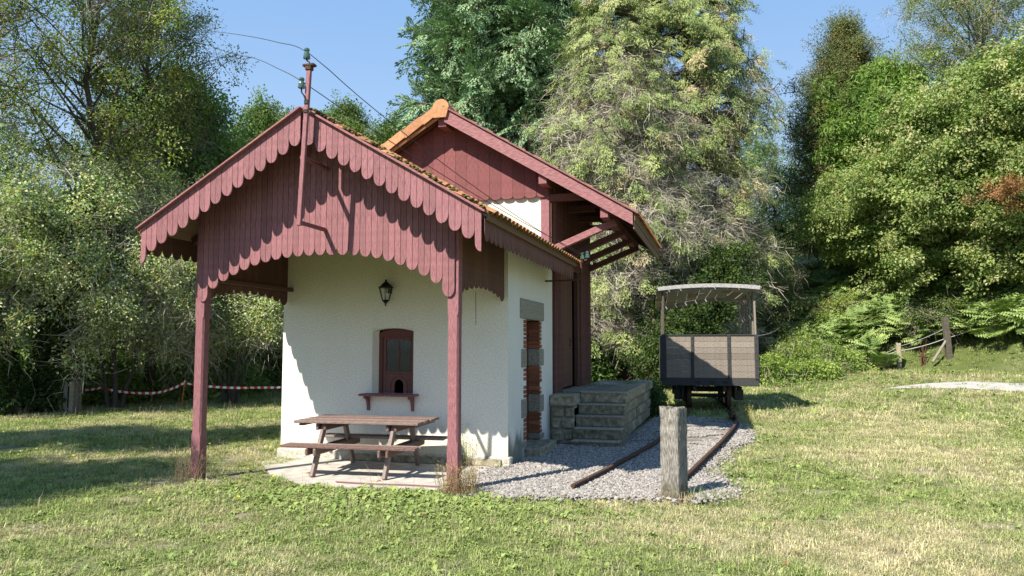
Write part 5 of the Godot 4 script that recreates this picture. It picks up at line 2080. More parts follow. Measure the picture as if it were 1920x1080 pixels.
func shrub(called: String, label: String, cat: String, group: String, where: Vector3, r: Vector3, n: int, meshes: Array, size: float, c0: Color, c1: Color, dead := 0.0) -> void:
	var t := thing(called, label, cat, where, 0.0, group)
	var mb := MB.new()
	for k in 9:
		var a := rr(0, TAU_)
		var e := Vector3(cos(a) * r.x * rr(0.2, 0.7), r.y * rr(0.5, 0.9), sin(a) * r.z * rr(0.2, 0.7))
		mb.tube([Vector3(cos(a) * 0.1, -0.2, sin(a) * 0.1), e * 0.5 + Vector3.UP * 0.15 * r.y, e], [0.035, 0.02, 0.008], 5, false)
	put("stems", mb, M.bark_dark, t)
	var wh := []
	var ti := []
	for k in meshes.size():
		wh.append([])
		ti.append(PackedColorArray())
	var wt := []
	var ct := PackedColorArray()
	var f := FastNoiseLite.new()
	f.seed = int(absf(where.x * 31.0 + where.z * 7.0))
	f.frequency = 0.9
	for i in n:
		var d := Vector3(rng.randfn(), absf(rng.randfn()) * 1.0 + 0.02, rng.randfn()).normalized()
		var bump_ := 1.0 + 0.35 * f.get_noise_3dv(d * 1.6)
		var p := Vector3(d.x * r.x, d.y * r.y, d.z * r.z) * pow(rng.randf(), 0.28) * bump_
		var k := rng.randi() % meshes.size()
		wh[k].append(Transform3D(Basis.from_euler(Vector3(rr(-0.5, 0.5), rr(0, TAU_), rr(-0.5, 0.5))).scaled(Vector3.ONE * size * rr(0.7, 1.3)), p))
		ti[k].push_back(c0.lerp(c1, clampf(0.5 + f.get_noise_3dv(p * 2.0) + rr(-0.25, 0.25), 0, 1)) * rr(1.25, 1.8))
		if rng.randf() < dead:
			wt.append(Transform3D(Basis.from_euler(Vector3(rr(-0.6, 0.6), rr(0, TAU_), rr(-0.6, 0.6))).scaled(Vector3.ONE * rr(0.7, 1.2)), p))
			ct.push_back(Color(0.34, 0.3, 0.25) * rr(0.7, 1.2))
	for k in meshes.size():
		tag(many("foliage", meshes[k], M.leaf, wh[k], ti[k], t), "", "", "", "stuff")
	if wt.size():
		tag(many("dead_twigs", dead_mesh, M.twig, wt, ct, t), "", "", "", "stuff")


func on(x: float, d: float) -> Vector3:
	return q(x, gh(x, d), d)


func trees() -> void:
	for i in 3:
		small_leaf.append(leaf_spray(100 + i, 58, 0.42, 0.072, 0.052, 0.8, 0.2, 0.9))
		mid_leaf.append(leaf_spray(110 + i, 46, 0.42, 0.115, 0.07, 0.7, 0.25, 1.0))
		hazel_leaf.append(leaf_spray(120 + i, 64, 0.42, 0.11, 0.085, 0.6, 0.4, 1.1))
		long_leaf.append(leaf_spray(130 + i, 40, 0.45, 0.27, 0.075, 0.8, 0.5, 0.9))
		spruce.append(shoot(140 + i, 95, 0.17, 0.05, 0.4, 0.45))
		thuja.append(fan(150 + i, 150, 0.115))
		ivy_leaf.append(leaf_spray(160 + i, 38, 0.26, 0.1, 0.1, 1.0, 0.5, 0.2, 0))
	dead_mesh = dead_twigs(170, 22, 0.25)
	var grey_g := [Color(0.27, 0.31, 0.16), Color(0.5, 0.52, 0.31)]
	# left: tall airy trees
	var tall := {"h": 17.0, "r": 0.17, "base": 3.2, "prof": [Vector2(0, 2.4), Vector2(0.3, 3.3), Vector2(0.7, 2.8), Vector2(1, 0.7)], "limbs": 74, "e0": 0.5, "e1": 1.0, "sub": 7, "sp": 0.4, "size": 1.0, "jit": 0.2, "ends": 0.3, "leaf": small_leaf, "cols": [Color(0.14, 0.18, 0.07), Color(0.31, 0.34, 0.13), Color(0.38, 0.32, 0.1)], "third": 0.08, "bark": M.bark_grey, "keep": 0.52, "gap": -0.28, "dead": 0.05, "dsize": 0.9}
	make_tree("alder_tree", "tall airy tree with fine leaves and sky gaps, rising behind the slatted bin", "tree", "tall trees on the left edge", on(-12.9, 9.4), tall)
	tall.h = 18.5
	tall.base = 6.0
	tall.keep = 0.42
	tall.cols = [Color(0.12, 0.14, 0.05), Color(0.28, 0.27, 0.09)]
	make_tree("alder_tree", "tall airy tree at the far left edge, its crown cut by the frame", "tree", "tall trees on the left edge", on(-14.7, 6.6), tall)
	tall.h = 16.0
	tall.base = 3.5
	tall.keep = 0.6
	tall.prof = [Vector2(0, 1.6), Vector2(0.3, 2.5), Vector2(0.7, 2.3), Vector2(1, 0.6)]
	make_tree("alder_tree", "slimmer tall tree between the left edge trees and the dark round tree", "tree", "tall trees on the left edge", on(-12.6, 12.0), tall)
	# grey-leaved willow with bare twigs in front of them
	var wil := {"h": 6.9, "r": 0.13, "base": 1.8, "stems": 4, "wide": 1.3, "prof": [Vector2(0, 1.9), Vector2(0.4, 2.7), Vector2(0.8, 1.9), Vector2(1, 0.6)], "limbs": 84, "e0": 0.1, "e1": 0.9, "sub": 8, "sp": 0.34, "size": 0.95, "jit": 0.2, "leaf": small_leaf, "cols": grey_g, "bark": M.bark_grey, "keep": 0.82, "gap": -0.34, "dead": 0.22, "dcol": Color(0.42, 0.39, 0.33)}
	make_tree("willow_tree", "scraggy grey green willow full of bare twigs, over the slatted bin", "tree", "willows on the left", on(-11.6, 9.6), wil)
	wil.h = 6.0
	wil.dead = 0.26
	wil.keep = 0.7
	make_tree("willow_tree", "scraggy willow with many dead twigs beside the left porch eave", "tree", "willows on the left", on(-9.6, 12.0), wil)
	wil.h = 7.4
	wil.keep = 0.85
	wil.dead = 0.16
	make_tree("willow_tree", "scraggy willow at the left edge with pale bent branches", "tree", "willows on the left", on(-13.6, 6.9), wil)
	# dark round tree beside the porch gable
	make_tree("ash_tree", "dense dark green tree behind the left slope of the porch roof", "tree", "", on(-13.6, 14.6), {"h": 11.4, "r": 0.2, "base": 2.2, "prof": [Vector2(0, 2.2), Vector2(0.4, 3.0), Vector2(0.75, 2.4), Vector2(1, 0.5)], "limbs": 80, "e0": 0.2, "e1": 1.0, "sub": 8, "sp": 0.4, "size": 1.1, "jit": 0.22, "leaf": mid_leaf, "cols": [Color(0.08, 0.14, 0.045), Color(0.16, 0.24, 0.08)], "bark": M.bark_dark})
	# hedge trees behind the porch
	var hx := [[-15.4, 15.5, 6.6], [-14.0, 19.0, 7.2], [-11.0, 19.0, 6.4], [-8.6, 21.5, 7.0], [-5.6, 22.5, 6.4]]
	var hl := ["dark leafy tree behind the slatted bin, low in the wood edge", "dark hedge tree with several black trunks left of the left post", "hedge tree seen just left of the left porch post", "hedge tree seen between the left post and the wall", "hedge tree seen close to the wall's left corner"]
	for i in 5:
		make_tree("hedge_tree", hl[i], "tree", "hedge trees behind the porch", on(hx[i][0], hx[i][1]), {"h": hx[i][2], "r": 0.12, "base": 1.0, "stems": 4, "wide": 0.9, "prof": [Vector2(0, 1.4), Vector2(0.4, 2.5), Vector2(0.8, 2.0), Vector2(1, 0.5)], "limbs": 60, "e0": 0.1, "e1": 0.9, "sub": 7, "sp": 0.42, "size": 1.15, "jit": 0.25, "leaf": mid_leaf, "cols": [Color(0.2, 0.27, 0.09), Color(0.42, 0.48, 0.19)], "bark": M.bark_dark, "keep": 0.7, "gap": -0.25})
	# trees on the slope behind, seen above the porch roof
	var bx := [[-23.5, 34.0, 17.6, 4.2], [-19.6, 37.0, 18.0, 4.0], [-16.0, 37.0, 16.6, 3.8], [-12.6, 38.0, 16.0, 3.6]]
	var bl := ["light green far tree left of the insulator mast, beside the dark round tree", "far tree right behind the insulator mast", "far tree between the mast and the shed ridge", "far tree nearest the dark conifer's left foot"]
	for i in 4:
		make_tree("far_tree", bl[i], "tree", "trees beyond the porch roof", on(bx[i][0], bx[i][1]), {"h": bx[i][2], "r": 0.2, "base": 1.5, "prof": [Vector2(0, bx[i][3] * 0.7), Vector2(0.45, bx[i][3]), Vector2(0.8, bx[i][3] * 0.8), Vector2(1, 0.5)], "limbs": 75, "e0": 0.2, "e1": 1.1, "sub": 8, "sp": 0.55, "size": 1.4, "jit": 0.35, "leaf": mid_leaf, "cols": [Color(0.07, 0.11, 0.035), Color(0.16, 0.21, 0.07)], "bark": M.bark_dark})
	# conifers
	make_tree("spruce_tree", "huge dark green conifer rising behind the goods shed", "tree", "", on(-7.2, 33.8), {"h": 32.0, "r": 0.5, "base": 2.5, "prof": [Vector2(0, 7.4), Vector2(0.3, 7.0), Vector2(0.65, 4.6), Vector2(1, 0.4)], "limbs": 330, "e0": -0.12, "e1": 0.25, "sub": 13, "subl": 0.36, "droop": 0.25, "sp": 0.6, "size": 1.35, "jit": 0.2, "ends": 0.28, "tpow": 0.85, "mode": "shoot", "leaf": spruce, "lmat": M.needle, "cols": [Color(0.09, 0.155, 0.085), Color(0.19, 0.27, 0.14)], "bark": M.bark_red})
	var th := {"h": 27.0, "r": 0.36, "base": 1.0, "prof": [Vector2(0, 2.8), Vector2(0.2, 3.7), Vector2(0.55, 3.2), Vector2(0.85, 2.1), Vector2(1, 0.4)], "limbs": 230, "e0": -0.25, "e1": 0.5, "sub": 11, "subl": 0.4, "droop": 0.3, "sp": 0.44, "size": 0.9, "jit": 0.22, "ends": 0.3, "tpow": 0.9, "mode": "fan", "leaf": thuja, "lmat": M.needle, "cols": [Color(0.115, 0.16, 0.05), Color(0.25, 0.29, 0.105), Color(0.3, 0.25, 0.14)], "third": 0.07, "bark": M.bark_red, "dead": 0.75, "dtop": 15.5, "dcol": Color(0.46, 0.42, 0.36), "dsize": 1.1, "keep": 0.8, "gap": -0.42, "gapf": 0.4}
	make_tree("cypress_tree", "tall yellow green cypress with hanging sprays, right of the shed ridge", "tree", "yellow green cypresses behind the shed", on(3.2, 27.4), th)
	th.h = 19.0
	th.base = 1.6
	th.prof = [Vector2(0, 2.6), Vector2(0.3, 3.6), Vector2(0.65, 2.8), Vector2(1, 0.4)]
	th.limbs = 180
	th.keep = 0.6
	th.dead = 1.0
	th.dtop = 17.0
	make_tree("cypress_tree", "lower cypress full of grey dead twigs, right behind the shed eave", "tree", "yellow green cypresses behind the shed", on(0.5, 24.6), th)
	# ivy climbing the cypress
	ivy("ivy_curtain", "dark ivy climbing the front of the tall cypress", [q(2.1, 1.0, 22.8), q(1.9, 5.0, 23.2), q(1.4, 8.0, 23.8), q(0.9, 11.5, 24.6)], 0.8, 420)
	ivy("ivy_curtain", "dark ivy hanging over the bank behind the wagon roof", [q(2.6, 0.8, 21.5), q(3.6, 2.4, 21.8), q(4.6, 3.8, 22.6), q(5.2, 5.5, 23.6)], 0.9, 520)
	ivy("ivy_curtain", "ivy wrapped round the left trunk beside the slatted bin", [q(-12.2, 0, 7.9), q(-12.15, 1.6, 7.9), q(-12.0, 3.6, 8.0), q(-11.6, 5.4, 8.3)], 0.24, 300)
	ivy("ivy_curtain", "ivy wrapped round the leaning trunk at the left edge", [q(-12.5, 0, 7.2), q(-12.9, 1.7, 7.0), q(-13.4, 3.4, 6.8)], 0.22, 170)
	# bare ivy trunks
	var lt := [[[q(-12.2, -0.2, 7.9), q(-12.15, 1.6, 7.95), q(-12.0, 3.6, 8.05), q(-11.5, 6.4, 8.6)], "ivy clad trunk standing left of the slatted bin"], [[q(-12.35, -0.2, 7.3), q(-12.9, 1.7, 7.05), q(-13.5, 3.6, 6.8), q(-14.6, 6.5, 6.6)], "pale leaning trunk at the left edge"]]
	for e in lt:
		var tt := thing("bare_trunk", e[1], "tree trunk", e[0][0], 0.0, "trunks at the left edge")
		var mb := MB.new()
		var pp := []
		for p in smooth(e[0], 10):
			pp.append(p - e[0][0])
		mb.tube(pp, [0.12, 0.115, 0.11, 0.105, 0.1, 0.09, 0.08, 0.07, 0.06, 0.05, 0.03], 9, false)
		put("trunk", mb, M.bark_grey, tt)
	# right side
	make_tree("far_tree", "small blue green tree in the gap right of the cypress", "tree", "trees beyond the wagon", on(7.3, 42.0), {"h": 8.9, "r": 0.2, "base": 0.6, "prof": [Vector2(0, 2.4), Vector2(0.45, 2.9), Vector2(0.8, 2.0), Vector2(1, 0.4)], "limbs": 50, "e0": 0.2, "e1": 1.0, "sub": 7, "sp": 0.55, "size": 1.3, "jit": 0.3, "leaf": small_leaf, "cols": [Color(0.1, 0.16, 0.08), Color(0.2, 0.28, 0.13)], "bark": M.bark_dark, "keep": 0.75})
	make_tree("hornbeam_tree", "tall olive brown tree with a pointed crown behind the hazel", "tree", "", on(11.6, 36.5), {"h": 14.6, "r": 0.28, "base": 0.5, "prof": [Vector2(0, 4.0), Vector2(0.35, 4.0), Vector2(0.7, 2.6), Vector2(1, 0.4)], "limbs": 150, "e0": 0.5, "e1": 1.15, "sub": 8, "sp": 0.5, "size": 1.15, "jit": 0.25, "ends": 0.25, "leaf": small_leaf, "cols": [Color(0.085, 0.105, 0.045), Color(0.175, 0.185, 0.08), Color(0.2, 0.155, 0.08)], "third": 0.15, "bark": M.bark_dark})
	make_tree("dark_tree", "low dark tree with twiggy outline behind the wagon", "tree", "trees beyond the wagon", on(6.2, 31.0), {"h": 5.8, "r": 0.16, "base": 0.5, "stems": 3, "wide": 1.2, "prof": [Vector2(0, 1.8), Vector2(0.45, 2.6), Vector2(0.8, 1.9), Vector2(1, 0.5)], "limbs": 48, "e0": 0.1, "e1": 0.9, "sub": 6, "sp": 0.45, "size": 1.05, "jit": 0.25, "leaf": small_leaf, "cols": [Color(0.1, 0.13, 0.06), Color(0.22, 0.25, 0.1)], "bark": M.bark_dark, "keep": 0.65, "dead": 0.3, "dcol": Color(0.2, 0.17, 0.14)})
	make_tree("chestnut_tree", "bright green chestnut with long leaves between the brown tree and the hazel", "tree", "", on(13.2, 33.9), {"h": 11.2, "r": 0.22, "base": 2.5, "prof": [Vector2(0, 2.6), Vector2(0.45, 3.6), Vector2(0.8, 2.4), Vector2(1, 0.5)], "limbs": 80, "e0": 0.2, "e1": 1.0, "sub": 7, "sp": 0.48, "size": 1.05, "jit": 0.25, "leaf": long_leaf, "cols": [Color(0.085, 0.145, 0.035), Color(0.19, 0.27, 0.075)], "bark": M.bark_dark})
	make_tree("birch_tree", "tall loose birch at the top right corner", "tree", "", on(17.6, 33.0), {"h": 20.0, "r": 0.24, "base": 7.0, "prof": [Vector2(0, 3.2), Vector2(0.4, 4.2), Vector2(0.8, 2.6), Vector2(1, 0.5)], "limbs": 80, "e0": 0.7, "e1": 1.1, "sub": 7, "subl": 0.5, "droop": 0.25, "sp": 0.5, "size": 1.05, "jit": 0.28, "leaf": small_leaf, "cols": [Color(0.13, 0.17, 0.065), Color(0.26, 0.29, 0.12)], "bark": M.bark_pale, "keep": 0.62, "gap": -0.35, "dead": 0.1})
	var hz := {"h": 10.4, "r": 0.26, "base": 0.9, "stems": 5, "wide": 1.6, "prof": [Vector2(0, 4.2), Vector2(0.35, 4.6), Vector2(0.75, 3.6), Vector2(1, 0.9)], "limbs": 180, "e0": 0.05, "droop": 0.05, "e1": 1.0, "sub": 9, "sp": 0.42, "size": 1.1, "jit": 0.24, "ends": 0.25, "leaf": hazel_leaf, "cols": [Color(0.11, 0.155, 0.048), Color(0.25, 0.29, 0.11), Color(0.31, 0.31, 0.16)], "third": 0.12, "lvar": 0.4, "bark": M.bark_grey, "gap": -0.24, "gapf": 0.5}
	make_tree("hazel_tree", "big spreading yellow green hazel with an orange dead branch, on the right edge", "tree", "", on(15.3, 29.2), hz)
	hz.h = 7.4
	hz.base = 2.6
	hz.limbs = 90
	hz.prof = [Vector2(0, 1.9), Vector2(0.4, 2.7), Vector2(0.75, 2.2), Vector2(1, 0.7)]
	make_tree("hazel_tree", "lower yellow green hazel left of the big one, above the ferns", "tree", "", on(11.8, 31.5), hz)
	hz.h = 10.5
	hz.base = 0.8
	hz.limbs = 130
	hz.prof = [Vector2(0, 3.0), Vector2(0.4, 4.2), Vector2(0.75, 3.2), Vector2(1, 0.9)]
	make_tree("hazel_tree", "yellow green hazel cut off by the right edge of the view", "tree", "", on(17.6, 27.2), hz)
	# orange dead branch in the hazel
	var ob := thing("dead_branch", "orange brown dead leaves on a branch of the big hazel", "dead branch", q(14.9, 7.5, 23.6))
	var wh := []
	var ti := PackedColorArray()
	for i in 30:
		wh.append(Transform3D(Basis.from_euler(Vector3(rr(-1, 1), rr(0, 6), rr(-1, 1))).scaled(Vector3.ONE * rr(0.6, 0.9)), Vector3(rng.randfn() * 0.5, rng.randfn() * 0.26, rng.randfn() * 0.5)))
		ti.push_back(Color(0.42, 0.21, 0.11) * rr(0.7, 1.2))
	var mb := MB.new()
	mb.tube([Vector3(0.9, -0.7, -0.8), Vector3(0.3, -0.2, -0.2), Vector3(-0.4, 0.15, 0.1)], [0.03, 0.02, 0.006], 6, false)
	put("branch", mb, M.bark_grey, ob)
	tag(many("leaves", hazel_leaf[0], M.leaf, wh, ti, ob), "", "", "", "stuff")
	# trees out of frame on the left that shade the lawn
	for e in [[-11.8, -4.4, 10.4, "leafy tree left of the view whose crown shades the far strip of lawn"], [-8.6, -8.4, 10.4, "leafy tree left of the camera whose crown shades the near strip of lawn"], [-8.8, -3.4, 10.0, "slim leafy tree left of the view, shading the lawn beside the left post"], [-10.6, -9.2, 10.8, "leafy tree behind the camera on the left, shading the near left corner"]]:
		make_tree("shade_tree", e[3], "tree", "trees left of the camera", q(e[0], -0.03, e[1]), {"h": e[2], "r": 0.12, "base": 7.4, "prof": [Vector2(0, 0.9), Vector2(0.4, 1.3), Vector2(0.8, 1.0), Vector2(1, 0.3)], "limbs": 36, "e0": 0.3, "e1": 1.0, "sub": 6, "sp": 0.5, "size": 1.3, "jit": 0.3, "leaf": mid_leaf, "cols": [Color(0.06, 0.09, 0.025), Color(0.12, 0.16, 0.05)], "bark": M.bark_grey})


func ivy(called: String, label: String, path_: Array, spread: float, n: int) -> void:
	var o: Vector3 = path_[0]
	var t := thing(called, label, "ivy", o, 0.0, "")
	var sp := smooth(path_, 24)
	var mb := MB.new()
	var pp := []
	var pr := []
	for i in sp.size():
		pp.append(sp[i] - o)
		pr.append(0.03 * (1.0 - i / 30.0))
	mb.tube(pp, pr, 5, false)
	put("stem", mb, M.bark_dark, t)
	var wh := []
	var ti := PackedColorArray()
	for i in n:
		var p: Vector3 = sp[rng.randi() % sp.size()] - o
		p += Vector3(rng.randfn() * spread, rng.randfn() * 0.3, rng.randfn() * spread) * 0.6
		wh.append(Transform3D(Basis.from_euler(Vector3(rr(-0.6, 0.6), rr(0, TAU_), rr(-0.6, 0.6))).scaled(Vector3.ONE * rr(0.7, 1.3)), p))
		ti.push_back(Color(0.035, 0.065, 0.02).lerp(Color(0.1, 0.15, 0.04), rng.randf()))
	tag(many("ivy_leaves", ivy_leaf[0], M.leaf, wh, ti, t), "", "", "", "stuff")


func plants() -> void:
	# undergrowth along the left wood edge
	var ux := [[-13.6, 11.0, 1.3], [-12.8, 13.2, 1.1], [-12.9, 16.0, 1.3], [-12.2, 18.6, 1.2], [-10.4, 20.6, 1.3], [-8.2, 22.4, 1.3], [-6.0, 24.0, 1.4], [-3.6, 24.6, 1.5], [-15.0, 8.4, 1.2]]
	for i in ux.size():
		shrub("undergrowth_shrub", "dark undergrowth bush at the wood edge, number %s along the tape from the bin" % ["one", "two", "three", "four", "five", "six", "seven", "eight", "nought"][i], "bush", "undergrowth along the left wood edge", on(ux[i][0], ux[i][1]), Vector3(1.5, ux[i][2] * 1.25, 1.3), 210, mid_leaf, 1.0, Color(0.13, 0.2, 0.06), Color(0.3, 0.37, 0.12), 0.1)
	var deep := [[-18.0, 13.0], [-17.0, 17.5], [-15.5, 22.0], [-12.5, 25.0], [-9.5, 26.5], [-6.5, 28.0], [-19.5, 8.5]]
	var deep_l := ["tall dark thicket deep in the wood behind the slatted bin", "tall dark thicket behind the barrier tape, left part", "tall dark thicket behind the barrier tape near the orange stake", "tall thicket behind the left porch post", "tall thicket seen between post and wall", "tall thicket just left of the building's back corner", "tall dark thicket at the far left edge of the wood"]
	for i in 7:
		shrub("thicket_bush", deep_l[i], "bush", "thickets inside the left wood", on(deep[i][0], deep[i][1]), Vector3(2.4, 3.4, 1.8), 330, mid_leaf, 1.35, Color(0.13, 0.2, 0.07), Color(0.3, 0.37, 0.13), 0.05)
	# behind the platform and the wagon
	shrub("ivy_bush", "dense dark ivy bush behind the far end of the platform", "bush", "", on(-0.9, 23.6), Vector3(1.3, 2.2, 1.0), 330, ivy_leaf, 1.5, Color(0.035, 0.07, 0.02), Color(0.1, 0.15, 0.04))
	shrub("laurel_bush", "leafy green bush seen through the open sides of the wagon", "bush", "", on(3.4, 22.8), Vector3(1.9, 2.9, 1.2), 420, hazel_leaf, 0.9, Color(0.06, 0.1, 0.022), Color(0.14, 0.2, 0.045), 0.35)
	var bs := [[6.4, 22.0, 1.0, 0.95], [7.3, 23.4, 1.1, 1.35], [8.1, 22.8, 0.8, 0.7], [8.7, 24.6, 1.1, 1.1], [9.6, 25.6, 0.9, 0.75], [7.9, 25.4, 1.2, 1.6]]
	var bt := ["low bramble clump at the wagon's right wheel side, nearest the lawn", "bramble clump right of the wagon body", "low bramble clump at the foot of the bank, right of the wagon", "bramble clump between the wagon and the short pale fence post", "low bramble clump just left of the short pale fence post", "taller bramble clump behind the others, among the ferns"]
	for i in 6:
		shrub("bramble_bush", bt[i], "bush", "brambles at the foot of the bank", on(bs[i][0], bs[i][1]), Vector3(bs[i][2] * 1.05, bs[i][3], bs[i][2] * 0.9), 130, hazel_leaf if i % 2 == 0 else mid_leaf, 0.75, Color(0.1, 0.16, 0.035), Color(0.28, 0.34, 0.09), 0.1)
	shrub("bramble_bush", "dark bramble thicket in shade behind the tall fence post", "bush", "brambles at the foot of the bank", on(14.0, 27.4), Vector3(2.0, 1.3, 1.2), 260, hazel_leaf, 0.75, Color(0.05, 0.08, 0.02), Color(0.11, 0.15, 0.04), 0.2)
	shrub("bank_bush", "rounded pale green bush on the bank among the ferns, below the left hazel", "bush", "bushes on the bank", on(10.6, 30.5), Vector3(1.6, 1.5, 1.2), 260, hazel_leaf, 0.8, Color(0.13, 0.17, 0.04), Color(0.26, 0.3, 0.09), 0.1)
	shrub("bank_bush", "dark leafy bush on the bank right above the wagon's corner", "bush", "bushes on the bank", on(6.6, 29.5), Vector3(1.7, 2.1, 1.3), 330, mid_leaf, 1.1, Color(0.045, 0.08, 0.02), Color(0.1, 0.15, 0.045), 0.1)
	# bracken on the bank
	var fr := [frond(1, 9), frond(2, 10), frond(3, 8)]
	var wh := [[], [], []]
	var ti := [PackedColorArray(), PackedColorArray(), PackedColorArray()]
	var tries := 0
	var made := 0
	while made < 1500 and tries < 12000:
		tries += 1
		var x := rr(5.6, 17.0)
		var d := rr(21.5, 38.0)
		var s := (x - 11.72) * 0.61 + (d - 26.43) * 0.79
		if s < (1.5 if x > 11.2 else -1.6) or s > 9.0:
			continue
		if x > 12.0 and s < 1.6 and rng.randf() < 0.7:
			continue
		made += 1
		var k := rng.randi() % 3
		var sc := rr(0.75, 1.35) if s > 0.5 else rr(0.55, 0.85)
		# the plants lean out from the bank towards the light
		var lean := Basis(Vector3(0.79, 0, 0.61).normalized(), rr(0.15, 0.65)) if s > 0.0 else Basis()
		wh[k].append(Transform3D((lean * Basis.from_euler(Vector3(rr(-0.12, 0.12), rr(0, 6.28), rr(-0.12, 0.12)))).scaled(Vector3.ONE * sc), on(x, d)))
		var c := Color(0.13, 0.21, 0.065).lerp(Color(0.33, 0.41, 0.15), rng.randf())
		if rng.randf() < 0.015:
			c = Color(0.38, 0.27, 0.12)
		ti[k].push_back(c)
	var br := Node3D.new()
	add("bracken", br, self)
	tag(br, "", "", "", "stuff")
	for k in 3:
		tag(many("fern", fr[k], M.grass, wh[k], ti[k], br), "", "", "", "stuff")
	# dry tufts and weeds at the feet of things
	tuft("dry_weed", "tall dry reddish weeds with yellow flowers at the foot of the right porch post", q(1.84, -0.02, 0.5), 0.24, 0.36, 120, Color(0.36, 0.23, 0.14), Color(0.26, 0.24, 0.09), true)
	tuft("dry_weed", "straw coloured dry weeds round the foot of the left porch post", q(-1.78, -0.03, 0.42), 0.17, 0.36, 60, Color(0.42, 0.31, 0.2), Color(0.36, 0.27, 0.16), false)
	tuft("dry_weed", "dry brown grass at the foot of the weathered post", q(4.28, -0.03, 0.85), 0.22, 0.26, 80, Color(0.36, 0.24, 0.13), Color(0.3, 0.26, 0.1), false)
	tuft("green_weed", "leafy green weeds in front of the dry clump at the right porch post", q(1.75, -0.03, 0.32), 0.32, 0.15, 110, Color(0.16, 0.24, 0.06), Color(0.28, 0.34, 0.1), false)
	tuft("green_weed", "long green grass tuft right of the weathered post", q(4.62, -0.02, 0.95), 0.3, 0.28, 110, Color(0.13, 0.19, 0.05), Color(0.26, 0.28, 0.09), false)
	tuft("green_weed", "grass tuft growing against the right rail", q(4.68, -0.02, 2.6), 0.16, 0.24, 50, Color(0.15, 0.2, 0.05), Color(0.28, 0.29, 0.1), false)
	tuft("green_weed", "small green weed on the gravel at the foot of the wall corner", q(1.75, 0.0, 2.38), 0.1, 0.13, 26, Color(0.14, 0.2, 0.06), Color(0.22, 0.26, 0.1), false)
	tuft("green_weed", "thin weed against the wall behind the right post", q(1.2, 0.05, 2.42), 0.1, 0.5, 14, Color(0.12, 0.17, 0.06), Color(0.2, 0.24, 0.1), false)
	tuft("green_weed", "grass tuft on top of the platform beside the shed door", q(2.0, 0.87, 8.4), 0.3, 0.2, 60, Color(0.1, 0.15, 0.04), Color(0.18, 0.22, 0.07), false)
	tuft("green_weed", "grass tuft on the middle of the platform top", q(2.75, 0.88, 8.9), 0.32, 0.22, 80, Color(0.11, 0.16, 0.04), Color(0.22, 0.26, 0.08), false)
	tuft("green_weed", "yellow flowered stalks by the bent rail end", q(5.25, -0.02, 9.7), 0.3, 0.42, 26, Color(0.2, 0.22, 0.07), Color(0.34, 0.3, 0.1), true)
	tuft("dry_weed", "reddish dry grass where the fence wire meets the brambles", q(10.9, 0.68, 26.4), 0.6, 0.7, 120, Color(0.33, 0.22, 0.13), Color(0.26, 0.24, 0.1), false)
	shrub("ivy_bush", "ivy creeping over the far corner of the platform", "bush", "", q(3.12, 0.15, 11.0), Vector3(0.22, 0.72, 0.5), 70, ivy_leaf, 0.6, Color(0.03, 0.055, 0.018), Color(0.08, 0.12, 0.035))


func blade(mb: MB, p: Vector3, az: float, l: float, w: float, bend: float) -> void:
	var o := Vector3(cos(az), 0, sin(az))
	var s := Vector3(-o.z, 0, o.x) * w * 0.5
	var m := p + Vector3.UP * l * 0.6 + o * l * bend * 0.35
	var t := p + Vector3.UP * l * (1.0 - bend * 0.35) + o * l * bend
	mb.quad(p - s, p + s, m + s * 0.8, m - s * 0.8)
	mb.tri(m - s * 0.8, m + s * 0.8, t)


func tuft(called: String, label: String, where: Vector3, r: float, h: float, n: int, c0: Color, c1: Color, flowers: bool) -> void:
	var t := thing(called, label, "weeds" if called != "green_weed" else "grass tuft", where)
	var mb := MB.new()
	for i in n:
		var a := rr(0, TAU_)
		var p := Vector3(cos(a), 0, sin(a)) * r * sqrt(rng.randf())
		mb.col = c0.lerp(c1, rng.randf()) * rr(0.8, 1.2)
		var l := h * rr(0.5, 1.2)
		if h > 0.3:
			# thin branching stalks
			var e := p + Vector3(rr(-0.25, 0.25) * l, l, rr(-0.25, 0.25) * l)
			mb.tube([p, (p + e) / 2 + Vector3(rr(-0.02, 0.02), 0, rr(-0.02, 0.02)), e], [0.0025, 0.002, 0.001], 4, false)
			for k in 6:
				var u := rr(0.45, 1.0)
				var b := p.lerp(e, u)
				var f := b + Vector3(rr(-1, 1), rr(0.1, 1.0), rr(-1, 1)) * 0.06
				mb.tri(b, f + Vector3(0.003, 0, 0.002), f - Vector3(0.003, 0.002, 0))
		blade(mb, p, rr(0, TAU_), l * 0.6, 0.007, rr(0.2, 0.9))
	put("stalks", mb, M.grass, t)
	if flowers:
		mb = MB.new()
		mb.col = Color(0.75, 0.55, 0.03)
		for i in 12:
			var p := Vector3(rr(-r, r), h * rr(0.3, 1.0), rr(-r, r))
			for k in 5:
				var a := k * TAU_ / 5
				mb.tri(p, p + Vector3(cos(a) * 0.014, 0.004, sin(a) * 0.014), p + Vector3(cos(a + 1.1) * 0.014, 0.004, sin(a + 1.1) * 0.014))
		put("flowers", mb, M.grass, t)


func tuft_mesh(seed_: int, n: int, r: float, l: float, w: float, bend: float) -> ArrayMesh:
	var g := RandomNumberGenerator.new()
	g.seed = seed_
	var mb := MB.new()
	for i in n:
		var a := g.randf() * TAU_
		var p := Vector3(cos(a), 0, sin(a)) * r * sqrt(g.randf())
		var b := g.randf_range(0.7, 1.3)
		mb.col = Color(b * g.randf_range(0.9, 1.15), b, b * g.randf_range(0.8, 1.15))
		blade(mb, p - Vector3.UP * 0.01, g.randf() * TAU_, l * g.randf_range(0.5, 1.25), w * g.randf_range(0.7, 1.2), bend * g.randf_range(0.3, 1.4))
	return mb.mesh()


